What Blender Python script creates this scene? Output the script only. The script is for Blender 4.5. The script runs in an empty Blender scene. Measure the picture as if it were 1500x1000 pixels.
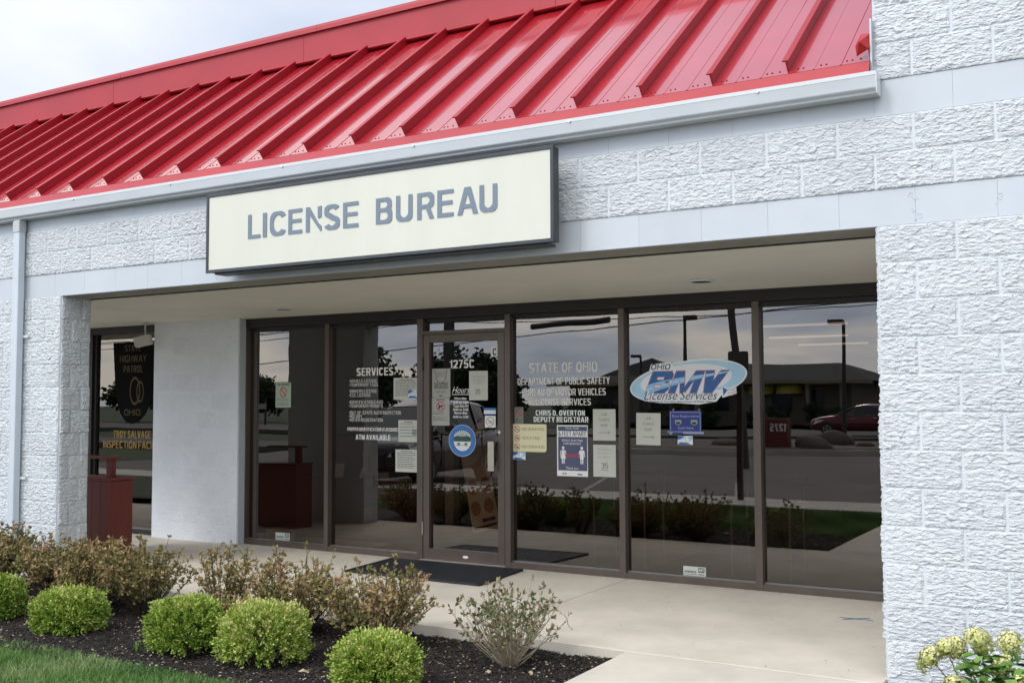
import bpy, math, random
import numpy as np
from mathutils import Vector, Matrix
R = math.radians
scene = bpy.context.scene
COL = scene.collection
rng = np.random.default_rng(7)
random.seed(7)

# ---------------------------------------------------------------- camera, world, sun, exposure
cam_d = bpy.data.cameras.new("camera"); cam = bpy.data.objects.new("camera", cam_d); COL.objects.link(cam)
cam_d.sensor_width = 36.0; cam_d.lens = 36.86; cam_d.clip_start = 0.05; cam_d.clip_end = 2000
cam.location = (1.1997, -5.9556, 1.4976)
cam.rotation_mode = 'XYZ'
cam.matrix_world = (Matrix.Translation((1.1997, -5.9556, 1.4976)) @ Matrix.Rotation(R(30.7437), 4, 'Z')
                    @ Matrix.Rotation(R(90 + 3.242), 4, 'X') @ Matrix.Rotation(R(-0.205), 4, 'Z'))
scene.camera = cam

SUN_EL, SUN_AZ = R(42), R(205)       # azimuth clockwise from +y: in front of the facade, a little to its left
world = bpy.data.worlds.new("World"); scene.world = world; world.use_nodes = True
wn, wl = world.node_tree.nodes, world.node_tree.links
wn.clear()
def N(nodes, t, **k):
    n = nodes.new(t)
    for a, b in k.items(): setattr(n, a, b)
    return n
out = N(wn, 'ShaderNodeOutputWorld'); bg = N(wn, 'ShaderNodeBackground')
sky = N(wn, 'ShaderNodeTexSky', sky_type='NISHITA', sun_disc=False, sun_elevation=SUN_EL, sun_rotation=SUN_AZ)
sky.air_density = 1.0; sky.dust_density = 2.0
tc = N(wn, 'ShaderNodeTexCoord')
sep = N(wn, 'ShaderNodeSeparateXYZ'); wl.new(tc.outputs['Generated'], sep.inputs[0])
def wmath(op, a, b=None, c=None):
    m = N(wn, 'ShaderNodeMath', operation=op)
    for i, v in enumerate((a, b, c)):
        if v is None: continue
        if isinstance(v, (int, float)): m.inputs[i].default_value = v
        else: wl.new(v, m.inputs[i])
    return m.outputs[0]
zc = wmath('MAXIMUM', sep.outputs['Z'], 0.0); zp = wmath('ADD', zc, 0.16)
cx_ = wmath('DIVIDE', sep.outputs['X'], zp); cy_ = wmath('DIVIDE', sep.outputs['Y'], zp)
comb = N(wn, 'ShaderNodeCombineXYZ'); wl.new(cx_, comb.inputs[0]); wl.new(cy_, comb.inputs[1])
n1 = N(wn, 'ShaderNodeTexNoise'); n1.inputs['Scale'].default_value = 0.75; n1.inputs['Detail'].default_value = 7; n1.inputs['Roughness'].default_value = 0.52
n1.inputs['Distortion'].default_value = 0.35
wl.new(comb.outputs[0], n1.inputs['Vector'])
ramp = N(wn, 'ShaderNodeValToRGB'); wl.new(n1.outputs['Fac'], ramp.inputs[0])
e = ramp.color_ramp.elements
e[0].position = 0.36; e[0].color = (0.36, 0.44, 0.58, 1)
e[1].position = 0.62; e[1].color = (1.0, 0.955, 0.87, 1)
e2 = e.new(0.48); e2.color = (0.56, 0.62, 0.73, 1)
# thin cloud in front of the sun: the whole sunward half of the sky glows
sunv = Vector((math.sin(SUN_AZ) * math.cos(SUN_EL), math.cos(SUN_AZ) * math.cos(SUN_EL), math.sin(SUN_EL)))
dot = N(wn, 'ShaderNodeVectorMath', operation='DOT_PRODUCT'); wl.new(tc.outputs['Generated'], dot.inputs[0]); dot.inputs[1].default_value = sunv
glow = wmath('POWER', wmath('MULTIPLY_ADD', dot.outputs['Value'], 0.5, 0.5), 2.2)
lum = wmath('MULTIPLY_ADD', glow, 3.3, 0.15)
cl = N(wn, 'ShaderNodeVectorMath', operation='SCALE'); wl.new(ramp.outputs[0], cl.inputs[0]); wl.new(lum, cl.inputs['Scale'])
# away from the sun the overcast is flatter and paler
flat = N(wn, 'ShaderNodeMix', data_type='RGBA'); wl.new(wmath('MULTIPLY_ADD', glow, -0.85, 0.95), flat.inputs['Factor'])
wl.new(cl.outputs[0], flat.inputs[6]); 
pale = N(wn, 'ShaderNodeMix', data_type='RGBA'); wl.new(n1.outputs['Fac'], pale.inputs['Factor'])
pale.inputs[6].default_value = (0.22, 0.34, 0.58, 1); pale.inputs[7].default_value = (1.06, 1.08, 1.10, 1)
wl.new(pale.outputs[2], flat.inputs[7])
sks = N(wn, 'ShaderNodeVectorMath', operation='SCALE'); wl.new(sky.outputs[0], sks.inputs[0]); sks.inputs['Scale'].default_value = 0.003
add = N(wn, 'ShaderNodeVectorMath', operation='ADD'); wl.new(flat.outputs[2], add.inputs[0]); wl.new(sks.outputs[0], add.inputs[1])
sc10 = N(wn, 'ShaderNodeVectorMath', operation='SCALE'); wl.new(add.outputs[0], sc10.inputs[0]); sc10.inputs['Scale'].default_value = 10.0
wl.new(sc10.outputs[0], bg.inputs['Color']); bg.inputs['Strength'].default_value = 0.1
wl.new(bg.outputs[0], out.inputs[0])

sd = bpy.data.lights.new("sun", 'SUN'); sd.energy = 0.9; sd.angle = R(14); sd.color = (1.0, 0.96, 0.9)
sun = bpy.data.objects.new("sun", sd); COL.objects.link(sun)
sun.rotation_euler = (-sunv).to_track_quat('-Z', 'Y').to_euler()
scene.view_settings.view_transform = 'Standard'; scene.view_settings.look = 'None'
scene.view_settings.exposure = 0.25; scene.view_settings.gamma = 1.0; scene.view_settings.use_curve_mapping = False
scene.cycles.max_bounces = 8; scene.cycles.transparent_max_bounces = 12; scene.cycles.glossy_bounces = 4

# ---------------------------------------------------------------- measures
U = 0.2032; Z0 = 0.195; W = 7.02; D = 2.216; G = D + 0.06
def cz(k): return k * U - Z0             # height of block course k

# ---------------------------------------------------------------- materials
MATS = {}
def mat(name, col, rough=0.6, metal=0.0, noise=0.0, nscale=8.0, bump=0.0, bscale=60.0, bdist=0.01, spec=0.5, col2=None, coat=0.0, detail=6, tone=None, rnd=0.0, bstretch=None, stretch=None, emit=None, bdetail=4):
    if name in MATS: return MATS[name]
    m = bpy.data.materials.new(name); m.use_nodes = True
    nt = m.node_tree; ns, ls = nt.nodes, nt.links
    b = ns['Principled BSDF']
    b.inputs['Base Color'].default_value = (*col, 1); b.inputs['Roughness'].default_value = rough
    b.inputs['Metallic'].default_value = metal; b.inputs['Specular IOR Level'].default_value = spec
    b.inputs['Coat Weight'].default_value = coat; b.inputs['Coat Roughness'].default_value = 0.06
    t = N(ns, 'ShaderNodeTexCoord'); vec = t.outputs['Object']
    if stretch:
        mp = N(ns, 'ShaderNodeMapping'); mp.inputs['Scale'].default_value = stretch; ls.new(vec, mp.inputs[0]); vec = mp.outputs[0]
    if tone:                                # per-leaf tone attribute -> ramp of natural colours
        at = N(ns, 'ShaderNodeAttribute'); at.attribute_name = 'tone'
        r = N(ns, 'ShaderNodeValToRGB'); ls.new(at.outputs['Fac'], r.inputs[0])
        el = r.color_ramp.elements
        el[0].color = (*tone[0], 1); el[1].color = (*tone[-1], 1)
        for i in range(1, len(tone) - 1):
            q = el.new(i / (len(tone) - 1)); q.color = (*tone[i], 1)
        ls.new(r.outputs[0], b.inputs['Base Color'])
    elif col2 or noise:
        c2 = col2 or tuple(c * (1 - noise) for c in col)
        n = N(ns, 'ShaderNodeTexNoise'); n.inputs['Scale'].default_value = nscale; n.inputs['Detail'].default_value = detail; n.inputs['Roughness'].default_value = 0.62
        ls.new(vec, n.inputs['Vector'])
        r = N(ns, 'ShaderNodeValToRGB'); ls.new(n.outputs['Fac'], r.inputs[0])
        r.color_ramp.elements[0].position = 0.35; r.color_ramp.elements[1].position = 0.65
        r.color_ramp.elements[0].color = (*c2, 1); r.color_ramp.elements[1].color = (*col, 1)
        cout = r.outputs[0]
        if rnd:                              # every block took the paint a little differently, with faint broad grime
            oi = N(ns, 'ShaderNodeObjectInfo'); ge = N(ns, 'ShaderNodeNewGeometry'); gn = N(ns, 'ShaderNodeTexNoise'); gn.inputs['Scale'].default_value = 1.1; gn.inputs['Detail'].default_value = 5
            mp2 = N(ns, 'ShaderNodeMapping'); mp2.inputs['Scale'].default_value = (1.6, 1.6, .45); ls.new(ge.outputs['Position'], mp2.inputs[0]); ls.new(mp2.outputs[0], gn.inputs['Vector'])
            a = N(ns, 'ShaderNodeMath', operation='MULTIPLY_ADD'); ls.new(oi.outputs['Random'], a.inputs[0]); a.inputs[1].default_value = rnd; a.inputs[2].default_value = 1 - rnd * 1.2
            c = N(ns, 'ShaderNodeMath', operation='MULTIPLY_ADD'); ls.new(gn.outputs['Fac'], c.inputs[0]); c.inputs[1].default_value = rnd * 2.4; ls.new(a.outputs[0], c.inputs[2])
            vs = N(ns, 'ShaderNodeVectorMath', operation='SCALE'); ls.new(cout, vs.inputs[0]); ls.new(c.outputs[0], vs.inputs['Scale']); cout = vs.outputs[0]
        ls.new(cout, b.inputs['Base Color'])
    if bump:
        n = N(ns, 'ShaderNodeTexNoise'); n.inputs['Scale'].default_value = bscale; n.inputs['Detail'].default_value = bdetail
        if bstretch:
            mb3 = N(ns, 'ShaderNodeMapping'); mb3.inputs['Scale'].default_value = bstretch; ls.new(vec, mb3.inputs[0]); ls.new(mb3.outputs[0], n.inputs['Vector'])
        else: ls.new(vec, n.inputs['Vector'])
        bp = N(ns, 'ShaderNodeBump'); bp.inputs['Strength'].default_value = bump; bp.inputs['Distance'].default_value = bdist
        ls.new(n.outputs['Fac'], bp.inputs['Height']); ls.new(bp.outputs[0], b.inputs['Normal'])
    if emit:
        b.inputs['Emission Color'].default_value = (*emit[0], 1); b.inputs['Emission Strength'].default_value = emit[1]
    MATS[name] = m; return m

def glass_mat(name, tint, refl_ior, wob=0.0):
    m = bpy.data.materials.new(name); m.use_nodes = True; ns, ls = m.node_tree.nodes, m.node_tree.links
    ns.clear(); o = N(ns, 'ShaderNodeOutputMaterial'); mx = N(ns, 'ShaderNodeMixShader')
    tr = N(ns, 'ShaderNodeBsdfTransparent'); tr.inputs[0].default_value = (*tint, 1)
    gl = N(ns, 'ShaderNodeBsdfGlossy'); gl.inputs['Roughness'].default_value = 0.0; gl.inputs[0].default_value = (1.0, 0.945, 0.885, 1)
    fr = N(ns, 'ShaderNodeFresnel'); fr.inputs[0].default_value = refl_ior
    if wob:
        t = N(ns, 'ShaderNodeTexCoord'); n = N(ns, 'ShaderNodeTexNoise'); n.inputs['Scale'].default_value = 1.7; n.inputs['Detail'].default_value = 1
        ls.new(t.outputs['Object'], n.inputs['Vector'])
        bp = N(ns, 'ShaderNodeBump'); bp.inputs['Strength'].default_value = wob; bp.inputs['Distance'].default_value = 0.01
        ls.new(n.outputs['Fac'], bp.inputs['Height']); ls.new(bp.outputs[0], gl.inputs['Normal'])
    ge = N(ns, 'ShaderNodeNewGeometry'); bk = N(ns, 'ShaderNodeMath', operation='MULTIPLY_ADD'); bk.inputs[1].default_value = -1.0; bk.inputs[2].default_value = 1.0
    ls.new(ge.outputs['Backfacing'], bk.inputs[0]); fm = N(ns, 'ShaderNodeMath', operation='MULTIPLY'); ls.new(fr.outputs[0], fm.inputs[0]); ls.new(bk.outputs[0], fm.inputs[1])
    ls.new(fm.outputs[0], mx.inputs[0]); ls.new(tr.outputs[0], mx.inputs[1]); ls.new(gl.outputs[0], mx.inputs[2]); ls.new(mx.outputs[0], o.inputs[0])
    MATS[name] = m; return m

PAINT = mat('white_wall_paint', (0.60, 0.640, 0.668), 0.62, noise=0.07, nscale=3.5, bump=0.35, bscale=120, bdist=0.004)
SPLIT = mat('painted_split_face', (0.63, 0.662, 0.682), 0.6, noise=0.05, nscale=7, bump=1.0, bscale=30, bdist=0.022, bdetail=10, bstretch=(1, 1, 2.3), rnd=.07)
RECP = mat('recess_white_paint', (0.80, 0.83, 0.86), 0.62, noise=0.08, rnd=.06, nscale=2.5, bump=0.8, bscale=26, bdist=0.012, bdetail=9, bstretch=(1, 1, 2.2))
SMOOTH = mat('painted_smooth_block', (0.545, 0.585, 0.622), 0.55, noise=0.05, rnd=.05, nscale=2.2, bump=0.12, bscale=90, bdist=0.003)
TRIM = mat('grey_white_trim', (0.57, 0.61, 0.64), 0.4, noise=0.06, nscale=3)
GUTTER = mat('gutter_paint', (0.49, 0.52, 0.54), 0.38, noise=0.09, nscale=2.5, stretch=(1, 1, 4))
GUTLIP = mat('gutter_lip_paint', (0.72, 0.75, 0.76), 0.35)
RED = mat('red_roof_metal', (0.45, 0.012, 0.024), 0.26, noise=0.14, nscale=1.8, bump=0.12, bscale=3.0, bdist=0.02, spec=0.8, coat=0.9)
REDM = mat('red_fascia_metal', (0.42, 0.024, 0.034), 0.5, noise=0.14, nscale=1.6, spec=0.5)
REDD = mat('red_rib_metal', (0.36, 0.010, 0.018), 0.42, noise=0.1, nscale=3)
SCREW = mat('roof_screw', (0.22, 0.01, 0.015), 0.5)
SOFFIT = mat('beige_soffit', (0.78, 0.745, 0.66), 0.75, noise=0.08, nscale=1.4, bump=0.08, bscale=150, bdist=0.002)
BRONZE = mat('bronze_anodised', (0.135, 0.106, 0.088), 0.36, metal=0.35, noise=0.18, nscale=4, stretch=(1, 1, 0.3))
BRONZED = mat('dark_bronze', (0.022, 0.018, 0.017), 0.4, metal=0.2)
GLASS = glass_mat('tinted_glass', (0.60, 0.53, 0.48), 2.3, 0.05)
CONC = mat('concrete_sidewalk', (0.68, 0.62, 0.525), 0.85, noise=0.2, nscale=1.6, bump=0.35, bscale=140, bdist=0.003, detail=14)
CONC2 = mat('concrete_kerb', (0.58, 0.55, 0.49), 0.85, noise=0.2, nscale=2, bump=0.2, bscale=120, bdist=0.003)
ASPH = mat('asphalt', (0.16, 0.145, 0.135), 0.9, noise=0.25, nscale=0.6, detail=10, bump=0.3, bscale=150, bdist=0.004)
MULCHG = mat('mulch_soil', (0.022, 0.018, 0.016), 0.95, noise=0.5, nscale=30, bump=1.0, bscale=60, bdist=0.02)
LAWN = mat('lawn_soil', (0.075, 0.085, 0.038), 0.95, noise=0.4, nscale=14, bump=0.6, bscale=90, bdist=0.02)
BLACKM = mat('black_sign_frame', (0.045, 0.052, 0.06), 0.4, noise=0.3, nscale=12)
CREAM = mat('cream_sign_face', (0.665, 0.665, 0.565), 0.35, noise=0.035, nscale=1.3, stretch=(3.5, 1, 0.5))
LETTER = mat('grey_letter', (0.17, 0.215, 0.27), 0.5)
WHITEV = mat('white_vinyl', (0.85, 0.82, 0.74), 0.5)
WHITEP = mat('white_paper', (0.85, 0.85, 0.80), 0.7)
OLDP = mat('cream_paper', (0.62, 0.62, 0.53), 0.7, noise=0.05, nscale=5)
INK = mat('dark_ink', (0.03, 0.03, 0.035), 0.7)
REDINK = mat('red_ink', (0.45, 0.03, 0.04), 0.6)
YELP = mat('yellow_card', (0.83, 0.77, 0.47), 0.5)
BLUEI = mat('blue_ink', (0.02, 0.13, 0.42), 0.5)
SKYI = mat('light_blue_ink', (0.36, 0.62, 0.82), 0.5)
SEALB = mat('seal_blue', (0.035, 0.17, 0.50), 0.45)
DKGREEN = mat('dark_green_ink', (0.02, 0.06, 0.045), 0.6)
SLATE = mat('slate_poster_ink', (0.085, 0.095, 0.17), 0.5)
GOLD = mat('gold_vinyl', (0.32, 0.19, 0.035), 0.6)
DARKV = mat('black_vinyl', (0.012, 0.013, 0.013), 0.4)
BOXRED = mat('red_brown_paint', (0.20, 0.045, 0.034), 0.6, noise=0.2, nscale=4, stretch=(6, 6, 0.7))
RUBBER = mat('black_rubber', (0.022, 0.023, 0.027), 0.7, noise=0.3, nscale=9)
CHROME = mat('pale_metal', (0.55, 0.50, 0.40), 0.3, metal=0.7)
WHITEPL = mat('white_plastic', (0.55, 0.53, 0.47), 0.5)

# ---------------------------------------------------------------- object helpers
def link(name, me, m, parent=None, loc=None):
    o = bpy.data.objects.new(name, me); COL.objects.link(o)
    if m is not None and not me.materials: me.materials.append(m)
    if parent is not None: o.parent = parent
    if loc is not None: o.location = loc
    return o
def tag(o, label=None, cat=None, group=None, kind=None):
    if label: o['label'] = label
    if cat: o['category'] = cat
    if group: o['group'] = group
    if kind: o['kind'] = kind
    return o
def empty(name, loc=(0, 0, 0), label=None, cat=None, group=None, rz=0, kind=None, parent=None):
    o = bpy.data.objects.new(name, None); COL.objects.link(o); o.location = loc; o.rotation_euler = (0, 0, rz)
    o.empty_display_size = 0.1
    if parent is not None: o.parent = parent
    return tag(o, label, cat, group, kind)
def off(root):            # meshes are given in world coordinates and moved into their thing's frame
    return Vector(root.location) if root is not None else Vector((0, 0, 0))
class MB:
    def __init__(s): s.v = []; s.f = []
    def add(s, vs, fs):
        k = len(s.v); s.v += [tuple(v) for v in vs]; s.f += [tuple(i + k for i in f) for f in fs]; return s
    def box(s, x0, x1, y0, y1, z0, z1, T=None):
        vs = [(x, y, z) for z in (z0, z1) for y in (y0, y1) for x in (x0, x1)]
        if T is not None: vs = [T @ Vector(v) for v in vs]
        return s.add(vs, [(0, 2, 3, 1), (4, 5, 7, 6), (0, 1, 5, 4), (2, 6, 7, 3), (0, 4, 6, 2), (1, 3, 7, 5)])
    def tube(s, pts, r, n=8, cap=True):
        pts = [Vector(p) for p in pts]; rs = r if isinstance(r, (list, tuple)) else [r] * len(pts)
        k = len(s.v)
        for i, p in enumerate(pts):
            d = (pts[min(i + 1, len(pts) - 1)] - pts[max(i - 1, 0)]).normalized()
            a = d.orthogonal().normalized() if i == 0 else (a - d * a.dot(d)).normalized()
            b = d.cross(a)
            for j in range(n):
                t = 2 * math.pi * j / n; s.v.append(tuple(p + (a * math.cos(t) + b * math.sin(t)) * rs[i]))
        for i in range(len(pts) - 1):
            for j in range(n):
                q = (j + 1) % n; s.f.append((k + i * n + j, k + i * n + q, k + (i + 1) * n + q, k + (i + 1) * n + j))
        if cap: s.f.append(tuple(k + j for j in range(n))[::-1]); s.f.append(tuple(k + (len(pts) - 1) * n + j for j in range(n)))
        return s
    def prism(s, poly, a, b, axis='y', T=None):   # poly in the plane across the axis
        def P(u, v, w): return {'y': (u, w, v), 'x': (w, u, v), 'z': (u, v, w)}[axis]
        n = len(poly); vs = [P(u, v, a) for u, v in poly] + [P(u, v, b) for u, v in poly]
        if T is not None: vs = [T @ Vector(v) for v in vs]
        fs = [tuple(range(n)), tuple(range(2 * n - 1, n - 1, -1))] + [(i, i + n, (i + 1) % n + n, (i + 1) % n) for i in range(n)]
        return s.add(vs, fs)
    def mesh(s, name, o=(0, 0, 0), smooth=False, bevel=0):
        me = bpy.data.meshes.new(name); o = Vector(o)
        me.from_pydata([tuple(Vector(v) - o) for v in s.v], [], s.f); me.update()
        if s.f:
            import bmesh
            bm = bmesh.new(); bm.from_mesh(me); bmesh.ops.recalc_face_normals(bm, faces=bm.faces)
            if bevel: bmesh.ops.bevel(bm, geom=bm.edges[:], offset=bevel, segments=1, affect='EDGES', clamp_overlap=True)
            bm.to_mesh(me); bm.free()
        if smooth: me.shade_smooth()
        return me
    def obj(s, name, m, parent=None, smooth=False, bevel=0):
        return link(name, s.mesh(name, off(parent) if parent is not None and parent.type == 'EMPTY' and parent.parent is None else (OFFS.get(parent.name, (0, 0, 0)) if parent is not None else (0, 0, 0)), smooth, bevel), m, parent)
OFFS = {}                 # parts keep their thing's origin, so sub-parts need the same shift
def sub(part, root): OFFS[part.name] = off(root); return part

def grid_mesh(name, X, Y, Z, smooth=False):
    ny, nx = X.shape
    me = bpy.data.meshes.new(name)
    V = np.stack([X, Y, Z], -1).reshape(-1, 3)
    i = np.arange(ny * nx).reshape(ny, nx)
    F = np.stack([i[:-1, :-1], i[:-1, 1:], i[1:, 1:], i[1:, :-1]], -1).reshape(-1, 4)
    me.from_pydata(V.tolist(), [], F.tolist()); me.update()
    if smooth: me.shade_smooth()
    return me

# ---------------------------------------------------------------- split-face blocks
def rock(w, h, nx, nz, seed, depth=0.018, edge=0.0015, cells=60, side=0.012, low=.25):
    """rough broken face of one block; local x 0..w, z 0..h, the face bulges towards -y"""
    r = np.random.default_rng(seed)
    g = 0.0065
    xs = np.linspace(g, w - g, nx); zs = np.linspace(.0025, h - .0025, nz)
    X, Zz = np.meshgrid(xs, zs)
    jx = (xs[1] - xs[0]) * .3
    Xj = X + r.uniform(-jx, jx, X.shape); Zj = Zz + r.uniform(-jx, jx, X.shape)
    def cellfield(n, slope, st):
        px = r.uniform(-.02, w + .02, n); pz = r.uniform(-.02, h + .02, n); base = r.uniform(0, 1, n)
        gx = r.normal(0, slope, n); gz = r.normal(-slope * .6, slope, n)
        d = (Xj[..., None] - px) ** 2 * st + (Zj[..., None] - pz) ** 2
        k = d.argmin(-1)
        return base[k] + gx[k] * (Xj - px[k]) + gz[k] * (Zj - pz[k])
    H = cellfield(cells // 4, 6, .4) * .28 + cellfield(cells, 18, .22) * .36 + cellfield(cells * 5, 40, .18) * .36 + r.normal(0, .05, X.shape)
    H += .25 * np.sin(X / w * r.uniform(2, 5) + r.uniform(0, 6)) * np.sin(Zz / h * r.uniform(2, 4) + r.uniform(0, 6)) * .4
    H = (H - H.min()) / (H.max() - H.min())
    ed = np.minimum(np.minimum(X - g, w - g - X) / .012, np.minimum(Zz, h - Zz) / .010)
    ed = np.clip(ed + r.uniform(-.3, .3, X.shape), low, 1) ** .6
    Y = -(edge + depth * ed * (.15 + .85 * H))
    Xb = np.where((np.arange(nx) > 0) & (np.arange(nx) < nx - 1), Xj, X); Zb = np.where(((np.arange(nz) > 0) & (np.arange(nz) < nz - 1))[:, None], Zj, Zz)
    # skirts back to the joint plane
    def pad(A, f): return A
    XX = np.pad(Xb, 1, 'edge'); ZZ = np.pad(Zb, 1, 'edge'); YY = np.pad(Y, 1, constant_values=side)
    return grid_mesh('split_block', XX, YY, ZZ)
def place(me, name, m, parent, pos, base, rz=0.0):
    o = bpy.data.objects.new(name, me); COL.objects.link(o)
    if not me.materials: me.materials.append(m)
    o.parent = parent; o.location = Vector(pos) - Vector(base); o.rotation_euler = (0, 0, rz); return o
FULL = [rock(2 * U, U, 72, 36, s) for s in range(9)]
HALF = [rock(U, U, 36, 36, 40 + s, cells=32) for s in range(4)]
QUAR = [rock(U / 2, U, 19, 36, 60 + s, cells=18) for s in range(3)]
LOWF = [rock(2 * U, U, 30, 16, 80 + s, depth=0.007, edge=0.0010, low=.1) for s in range(5)]
LOWH = [rock(U, U, 16, 16, 90 + s, depth=0.007, edge=0.0010, low=.1) for s in range(3)]
_k = [0]
def pick(lst): _k[0] += 1; return lst[(_k[0] * 7 + _k[0] // 3) % len(lst)]

# ================================================================ THE BUILDING
B = empty('storefront_building', (0, 0, 0), 'white painted block storefront with red ribbed metal roof and dark bronze windows', 'building')

# --- front wall ------------------------------------------------------------------------
wall = MB()
XL = -9.6; XR = 2.6
PL = -W - 6 * U                                              # left side of the left pier
XL = -14.6
wall.box(PL, -W, 0.0015, 0.30, -0.25, cz(13))                 # left pier
wall.box(-14.6, -13.4, 0.0015, 0.30, -0.25, cz(13))           # next pier, out of the picture
wall.box(0.0, XR, 0.0015, 0.30, -0.25, cz(13))                # right of the opening
wall.box(XL, XR, 0.0015, 0.30, cz(13), cz(17))                # above
wall.box(0.0, XR, 0.0015, 0.30, cz(17), cz(26))               # taller part beside the roof
fw = wall.obj('front_wall', PAINT, B)
MORT = mat('painted_mortar', (0.64, 0.68, 0.71), 0.6, noise=.05, nscale=9, bump=.5, bscale=60, bdist=.004)
mo = MB()
for q in ((PL + .004, -W - .004, cz(-1), cz(13) - .003), (.004, XR, cz(-1), cz(13) - .003), (XL, XR, cz(14) + .003, cz(16) - .003), (.004, XR, cz(17) + .003, cz(26))): mo.box(q[0], q[1], -.0050, .0014, q[2], q[3])
mo.box(-W - .0003, -W + .0050, .004, .296, cz(-1), cz(13) - .004)
mo.obj('mortar_joints', MORT, fw)['kind'] = 'stuff'
def row_x(x0, x1, off_):   # joints of a running bond between x0 and x1; off_ is one joint position
    n0 = math.floor((x0 - off_) / (2 * U)); xs = []
    x = off_ + n0 * 2 * U
    while x < x1 - 1e-4:
        a, b = max(x, x0), min(x + 2 * U, x1)
        if b - a > 0.02: xs.append((a, b))
        x += 2 * U
    return xs
def block(x0, x1, k, parent, fullset=FULL, halfset=HALF, mtl=SPLIT, y=0.0):
    w = x1 - x0
    if w > 1.5 * U: me, nom = pick(fullset), 2 * U
    elif w > .75 * U: me, nom = pick(halfset), U
    else: me, nom = pick(QUAR), U / 2
    o = place(me, 'split_block', mtl, parent, (x0, y, cz(k)), (0, 0, 0))
    o.scale = (w / nom, 1, 1)
    if _k[0] % 2: o.scale = (-w / nom, 1, 1); o.location.x = x1   # mirrored copy
    return o
SPLITX = -3.45        # behind the sign: the two bonds meet there
for k in range(-1, 13):
    for a, b in row_x(0.0, 1.7, 0.0 if k % 2 == 0 else -U): block(a, b, k, fw)
    for a, b in row_x(PL, -W, -W if k % 2 == 0 else -W + U): block(a, b, k, fw)
for k in (14, 15):
    for a, b in row_x(SPLITX, 1.7, 0.0 if k % 2 == 0 else U): block(a, b, k, fw)
    for a, b in row_x(-9.4, SPLITX, -W if k % 2 == 0 else -W + U): block(a, b, k, fw)
for k in range(17, 23):
    for a, b in row_x(0.0, 1.7, 0.0 if k % 2 == 0 else U): block(a, b, k, fw)
for k in (13, 16):                                            # smooth bands: long joints barely open
    o0 = U if k == 13 else 0.0
    for a, b in row_x(-14.6, 2.58, o0):
        m = MB().box(a + .0005, b - .0005, -.0012, 0.02, cz(k) + .001, cz(k + 1) - .002)
        m.obj('band_block', SMOOTH, fw, bevel=.0007)
# reveal (inner) faces of the two piers
for s, x in ((1, -W), (-1, 0.0), (-1, PL)):
    for k in range(-1, 13):
        wd = [(0, 1), (1, 1.5)] if k % 2 == 0 else [(0, .5), (.5, 1.5)]
        for a, b in wd:
            w = (b - a) * U
            me = pick(HALF) if b - a == 1 else pick(QUAR)
            x = (-W if s == 1 else (0.0 if x > -1 else PL)) + s * rng.uniform(-.002, .012)
            if s == 1: o = place(me, 'split_block', SPLIT, fw, (x, a * U, cz(k)), (0, 0, 0), R(90))
            else: o = place(me, 'split_block', SPLIT, fw, (x, b * U, cz(k)), (0, 0, 0), R(-90))
# blocks outside the picture, past the limit of single objects: one coarse mesh
far_cells = []
for k in range(-1, 26):
    if k in (13, 16): continue
    o0 = (0.0 if k % 2 == 0 else U) if k > 13 else (0.0 if k % 2 == 0 else -U)
    ends = [b for a, b in row_x(0.0, 1.7, o0)]
    a0 = max(ends[-1], 1.7 if k < 23 else 0.0) if k < 23 else 0.0
    far_cells += [(a, b, k) for a, b in row_x(a0, 2.44, o0)]
    if k in (14, 15): far_cells += [(a, b, k) for a, b in row_x(-14.6, -9.4, -W if k % 2 == 0 else -W + U)]
    if k < 13: far_cells += [(a, b, k) for a, b in row_x(-14.6, -13.4, -13.4 if k % 2 == 0 else -13.4 + U)]
LOWR = [rock(2 * U, U, 22, 12, 300 + s_) for s_ in range(6)]
vv, ff, base_ = [], [], 0
for i, (a, b, k) in enumerate(far_cells):
    me = LOWR[(i * 5 + i // 4) % 6]; nv_ = len(me.vertices); co = np.empty(nv_ * 3); me.vertices.foreach_get('co', co); co = co.reshape(-1, 3).copy()
    co[:, 0] = a + co[:, 0] * (b - a) / (2 * U); co[:, 2] += cz(k); vv.append(co)
    ff += [tuple(j + base_ for j in p.vertices) for p in me.polygons]; base_ += nv_
me = bpy.data.meshes.new('outlying_blocks'); me.from_pydata(np.concatenate(vv).tolist(), [], ff); me.update()
link('outlying_blocks', me, SPLIT, fw)['kind'] = 'stuff'
# little chips of flaked paint on the smooth band
ch = MB()
for (px, pz) in ((U + .01, cz(13) + .05), (U - .02, cz(13) + .13), (3 * U, cz(13) + .09)):
    for q in range(5):
        a = rng.uniform(0, 6.28); l = rng.uniform(.01, .03); x = px + rng.uniform(-.02, .02); z = pz + rng.uniform(-.04, .04)
        ch.prism([(x, z), (x + l * math.cos(a), z + l * math.sin(a)), (x + l * math.cos(a + .5), z + l * math.sin(a + .5))], -.0035, -.0002)
ch.obj('paint_flakes', SMOOTH, fw)['kind'] = 'stuff'

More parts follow.
